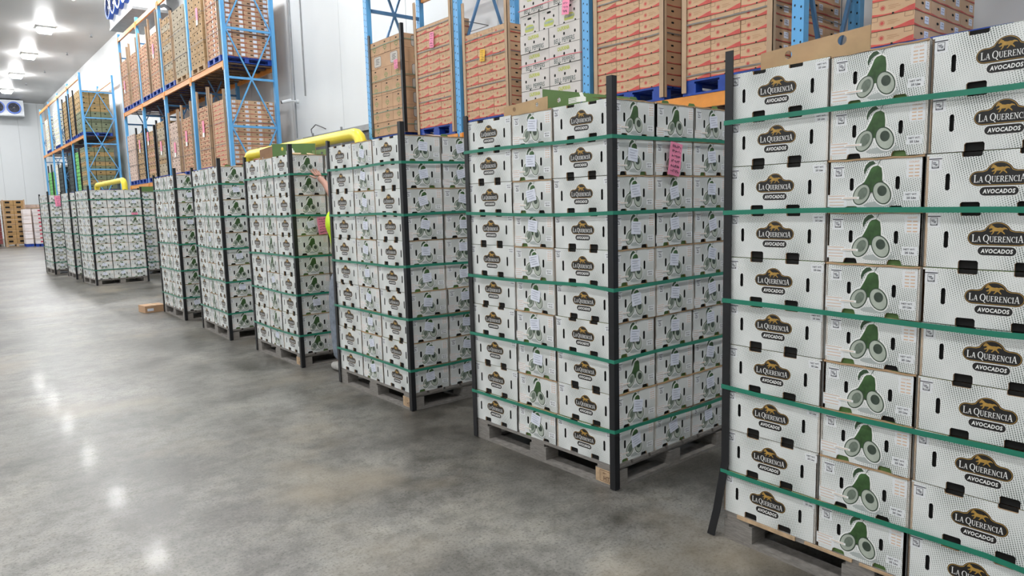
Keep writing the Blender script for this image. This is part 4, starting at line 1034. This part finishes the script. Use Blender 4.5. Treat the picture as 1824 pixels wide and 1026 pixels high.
# ------------------------------------------------------------------ worker between two pallets
def skinned(name, chains, parent=None, mat=None, sub=2):
    """chains: list of (points with radii, edges from parent chain index handled by shared positions)"""
    V, E, Rd, roots = [], [], [], []; idx = {}
    for ch in chains:
        prev = None
        for (p, r) in ch:
            k = tuple(round(c_, 4) for c_ in p)
            if k not in idx: idx[k] = len(V); V.append(p); Rd.append(r)
            if prev is not None: E.append((prev, idx[k]))
            prev = idx[k]
    me = bpy.data.meshes.new(name); me.from_pydata(V, E, [])
    o = bpy.data.objects.new(name, me); COL.objects.link(o)
    o.modifiers.new('skin', 'SKIN'); sm = o.modifiers.new('sub', 'SUBSURF'); sm.levels = sub; sm.render_levels = sub
    # one root for every connected island
    par = list(range(len(V)))
    def find(a_):
        while par[a_] != a_: a_ = par[a_]
        return a_
    for a_, b_ in E: par[find(a_)] = find(b_)
    seen = set()
    for i, (sv, r) in enumerate(zip(me.skin_vertices[0].data, Rd)):
        sv.radius = (r, r) if not isinstance(r, tuple) else r
        f_ = find(i)
        if f_ not in seen: seen.add(f_); sv.use_root = True
        else: sv.use_root = False
    dg = bpy.context.evaluated_depsgraph_get(); m2 = bpy.data.meshes.new_from_object(o.evaluated_get(dg))
    bpy.data.objects.remove(o); m2.name = name; m2.materials.clear(); m2.materials.append(mat)
    m2.polygons.foreach_set('use_smooth', [True]*len(m2.polygons))
    return ob(name, m2, parent)
M_FLESHP = plain('skin', (196, 150, 134), .5, var=.04); M_VEST = plain('hi_vis', (206, 240, 40), .6, var=.05); M_JEAN = plain('grey_jeans', (126, 134, 146), .8, var=.12, scale=20)
M_SHOE = plain('shoe_grey', (176, 174, 170), .6, var=.1, scale=25); M_HAIR = plain('dark_hair', (40, 30, 26), .7, var=.1)
# facing +y (towards the fourth pallet); his left side is -x
px_, py_ = 2.985, 5.985
def P3(x, y, z): return (px_+x, py_+y, z)
hips = P3(0, 0, .92); chest = P3(0, -.01, 1.28); neck = P3(0, 0, 1.47)
hand = (2.885, 6.318, 1.815); wrist = (2.905, 6.235, 1.755); elb = (2.93, 6.06, 1.56); shl = P3(-.155, 0, 1.42)
chains = [[(hips, .13), (P3(0, 0, 1.08), .125), (chest, .145), (P3(0, 0, 1.41), .10), (neck, .055), (P3(0, .01, 1.54), .055), (P3(0, .015, 1.62), .088), (P3(0, .015, 1.70), .092), (P3(0, .0, 1.765), .06)],
          [(P3(0, 0, 1.41), .10), (shl, .062), (elb, .045), (wrist, .030), (hand, .034)],
          [(P3(0, 0, 1.41), .10), (P3(.155, 0, 1.42), .062), (P3(.23, .05, 1.16), .045), (P3(.20, .22, .98), .03), (P3(.19, .28, .95), .034)],
          [(hips, .13), (P3(-.10, 0, .82), .085), (P3(-.125, .02, .48), .058), (P3(-.12, -.01, .10), .04), (P3(-.125, .08, .05), .035)],
          [(hips, .13), (P3(.10, 0, .82), .085), (P3(.12, .03, .48), .058), (P3(.13, .02, .10), .04), (P3(.135, .1, .05), .035)]]
# fingers of the raised hand pressed on the carton, then of the lowered hand
hx, hy, hz = hand
for i, (dx_, L) in enumerate(((-.030, .060), (-.010, .070), (.010, .066), (.029, .052))):
    chains.append([((hx+dx_*.8, hy-.004, hz+.012), .010), ((hx+dx_*1.15-.012, hy+.028, hz+.012+L*.55), .009), ((hx+dx_*1.3-.022, hy+.036, hz+.012+L), .0075)])
chains.append([((hx-.022, hy-.008, hz-.012), .011), ((hx-.055, hy+.018, hz+.004), .0095), ((hx-.075, hy+.034, hz+.020), .008)])
lx, ly, lz = P3(.19, .28, .95)
for i, (dx_, L) in enumerate(((-.028, .055), (-.009, .065), (.010, .060), (.028, .048))):
    chains.append([((lx+dx_*.8, ly+.008, lz), .010), ((lx+dx_*1.1, ly+.035, lz-.012), .009), ((lx+dx_*1.1, ly+.045, lz-.03-L*.2), .0075)])
chains.append([((lx-.025, ly, lz), .011), ((lx-.05, ly+.02, lz-.01), .0095), ((lx-.055, ly+.045, lz-.018), .008)])
person = skinned('person', chains, None, M_FLESHP)
tag(person, 'worker in yellow hi-vis top and grey jeans reaching up behind third pallet', 'person')
skinned('hi_vis_top', [[(P3(0, 0, .97), .165), (P3(0, 0, 1.1), .158), (P3(0, -.01, 1.28), .175), (P3(0, 0, 1.40), .125), (P3(0, 0, 1.46), .07)],
                       [(P3(0, 0, 1.40), .125), (P3(-.16, 0, 1.42), .082), (tuple(Vector(shl).lerp(Vector(elb), .55)), .07)],
                       [(P3(0, 0, 1.40), .125), (P3(.16, 0, 1.42), .082), (P3(.205, .025, 1.26), .07)]], person, M_VEST)
skinned('trousers', [[(P3(0, 0, .99), .15), (P3(0, 0, .90), .16), (P3(-.105, 0, .80), .115), (P3(-.130, .02, .48), .085), (P3(-.128, -.01, .10), .078)],
                     [(P3(0, 0, .90), .16), (P3(.105, 0, .80), .115), (P3(.125, .03, .48), .085), (P3(.135, .02, .10), .078)]], person, M_JEAN)
for s, fy in ((-.150, -.05), (.14, 0)):
    skinned('shoe', [[(P3(s, -.05+fy, .055), .052), (P3(s, .05+fy, .052), .050), (P3(s, .15+fy, .042), .042), (P3(s, .20+fy, .038), .030)]], person, M_SHOE)
skinned('hair', [[(P3(0, -.02, 1.66), .098), (P3(0, -.015, 1.73), .100), (P3(0, -.005, 1.785), .06)]], person, M_HAIR)
fc = MB().tube([P3(0, .095, 1.64), P3(0, .125, 1.615), P3(0, .10, 1.60)], [.008, .016, .012], M_FLESHP, 8)
ob('nose', fc, person)
for s in (-1, 1):
    ob('eye', MB().tube([P3(s*.034, .088, 1.652), P3(s*.034, .104, 1.652)], [.014, .008], M_WHITE, 8), person)
    ob('ear', MB().tube([P3(s*.088, .01, 1.61), P3(s*.105, .0, 1.64), P3(s*.088, .005, 1.665)], [.012, .018, .010], M_FLESHP, 8), person)
ob('mouth', MB().tube([P3(-.028, .094, 1.573), P3(0, .102, 1.570), P3(.028, .094, 1.573)], .006, plain('lips', (170, 96, 88), .5, var=0), 6), person)
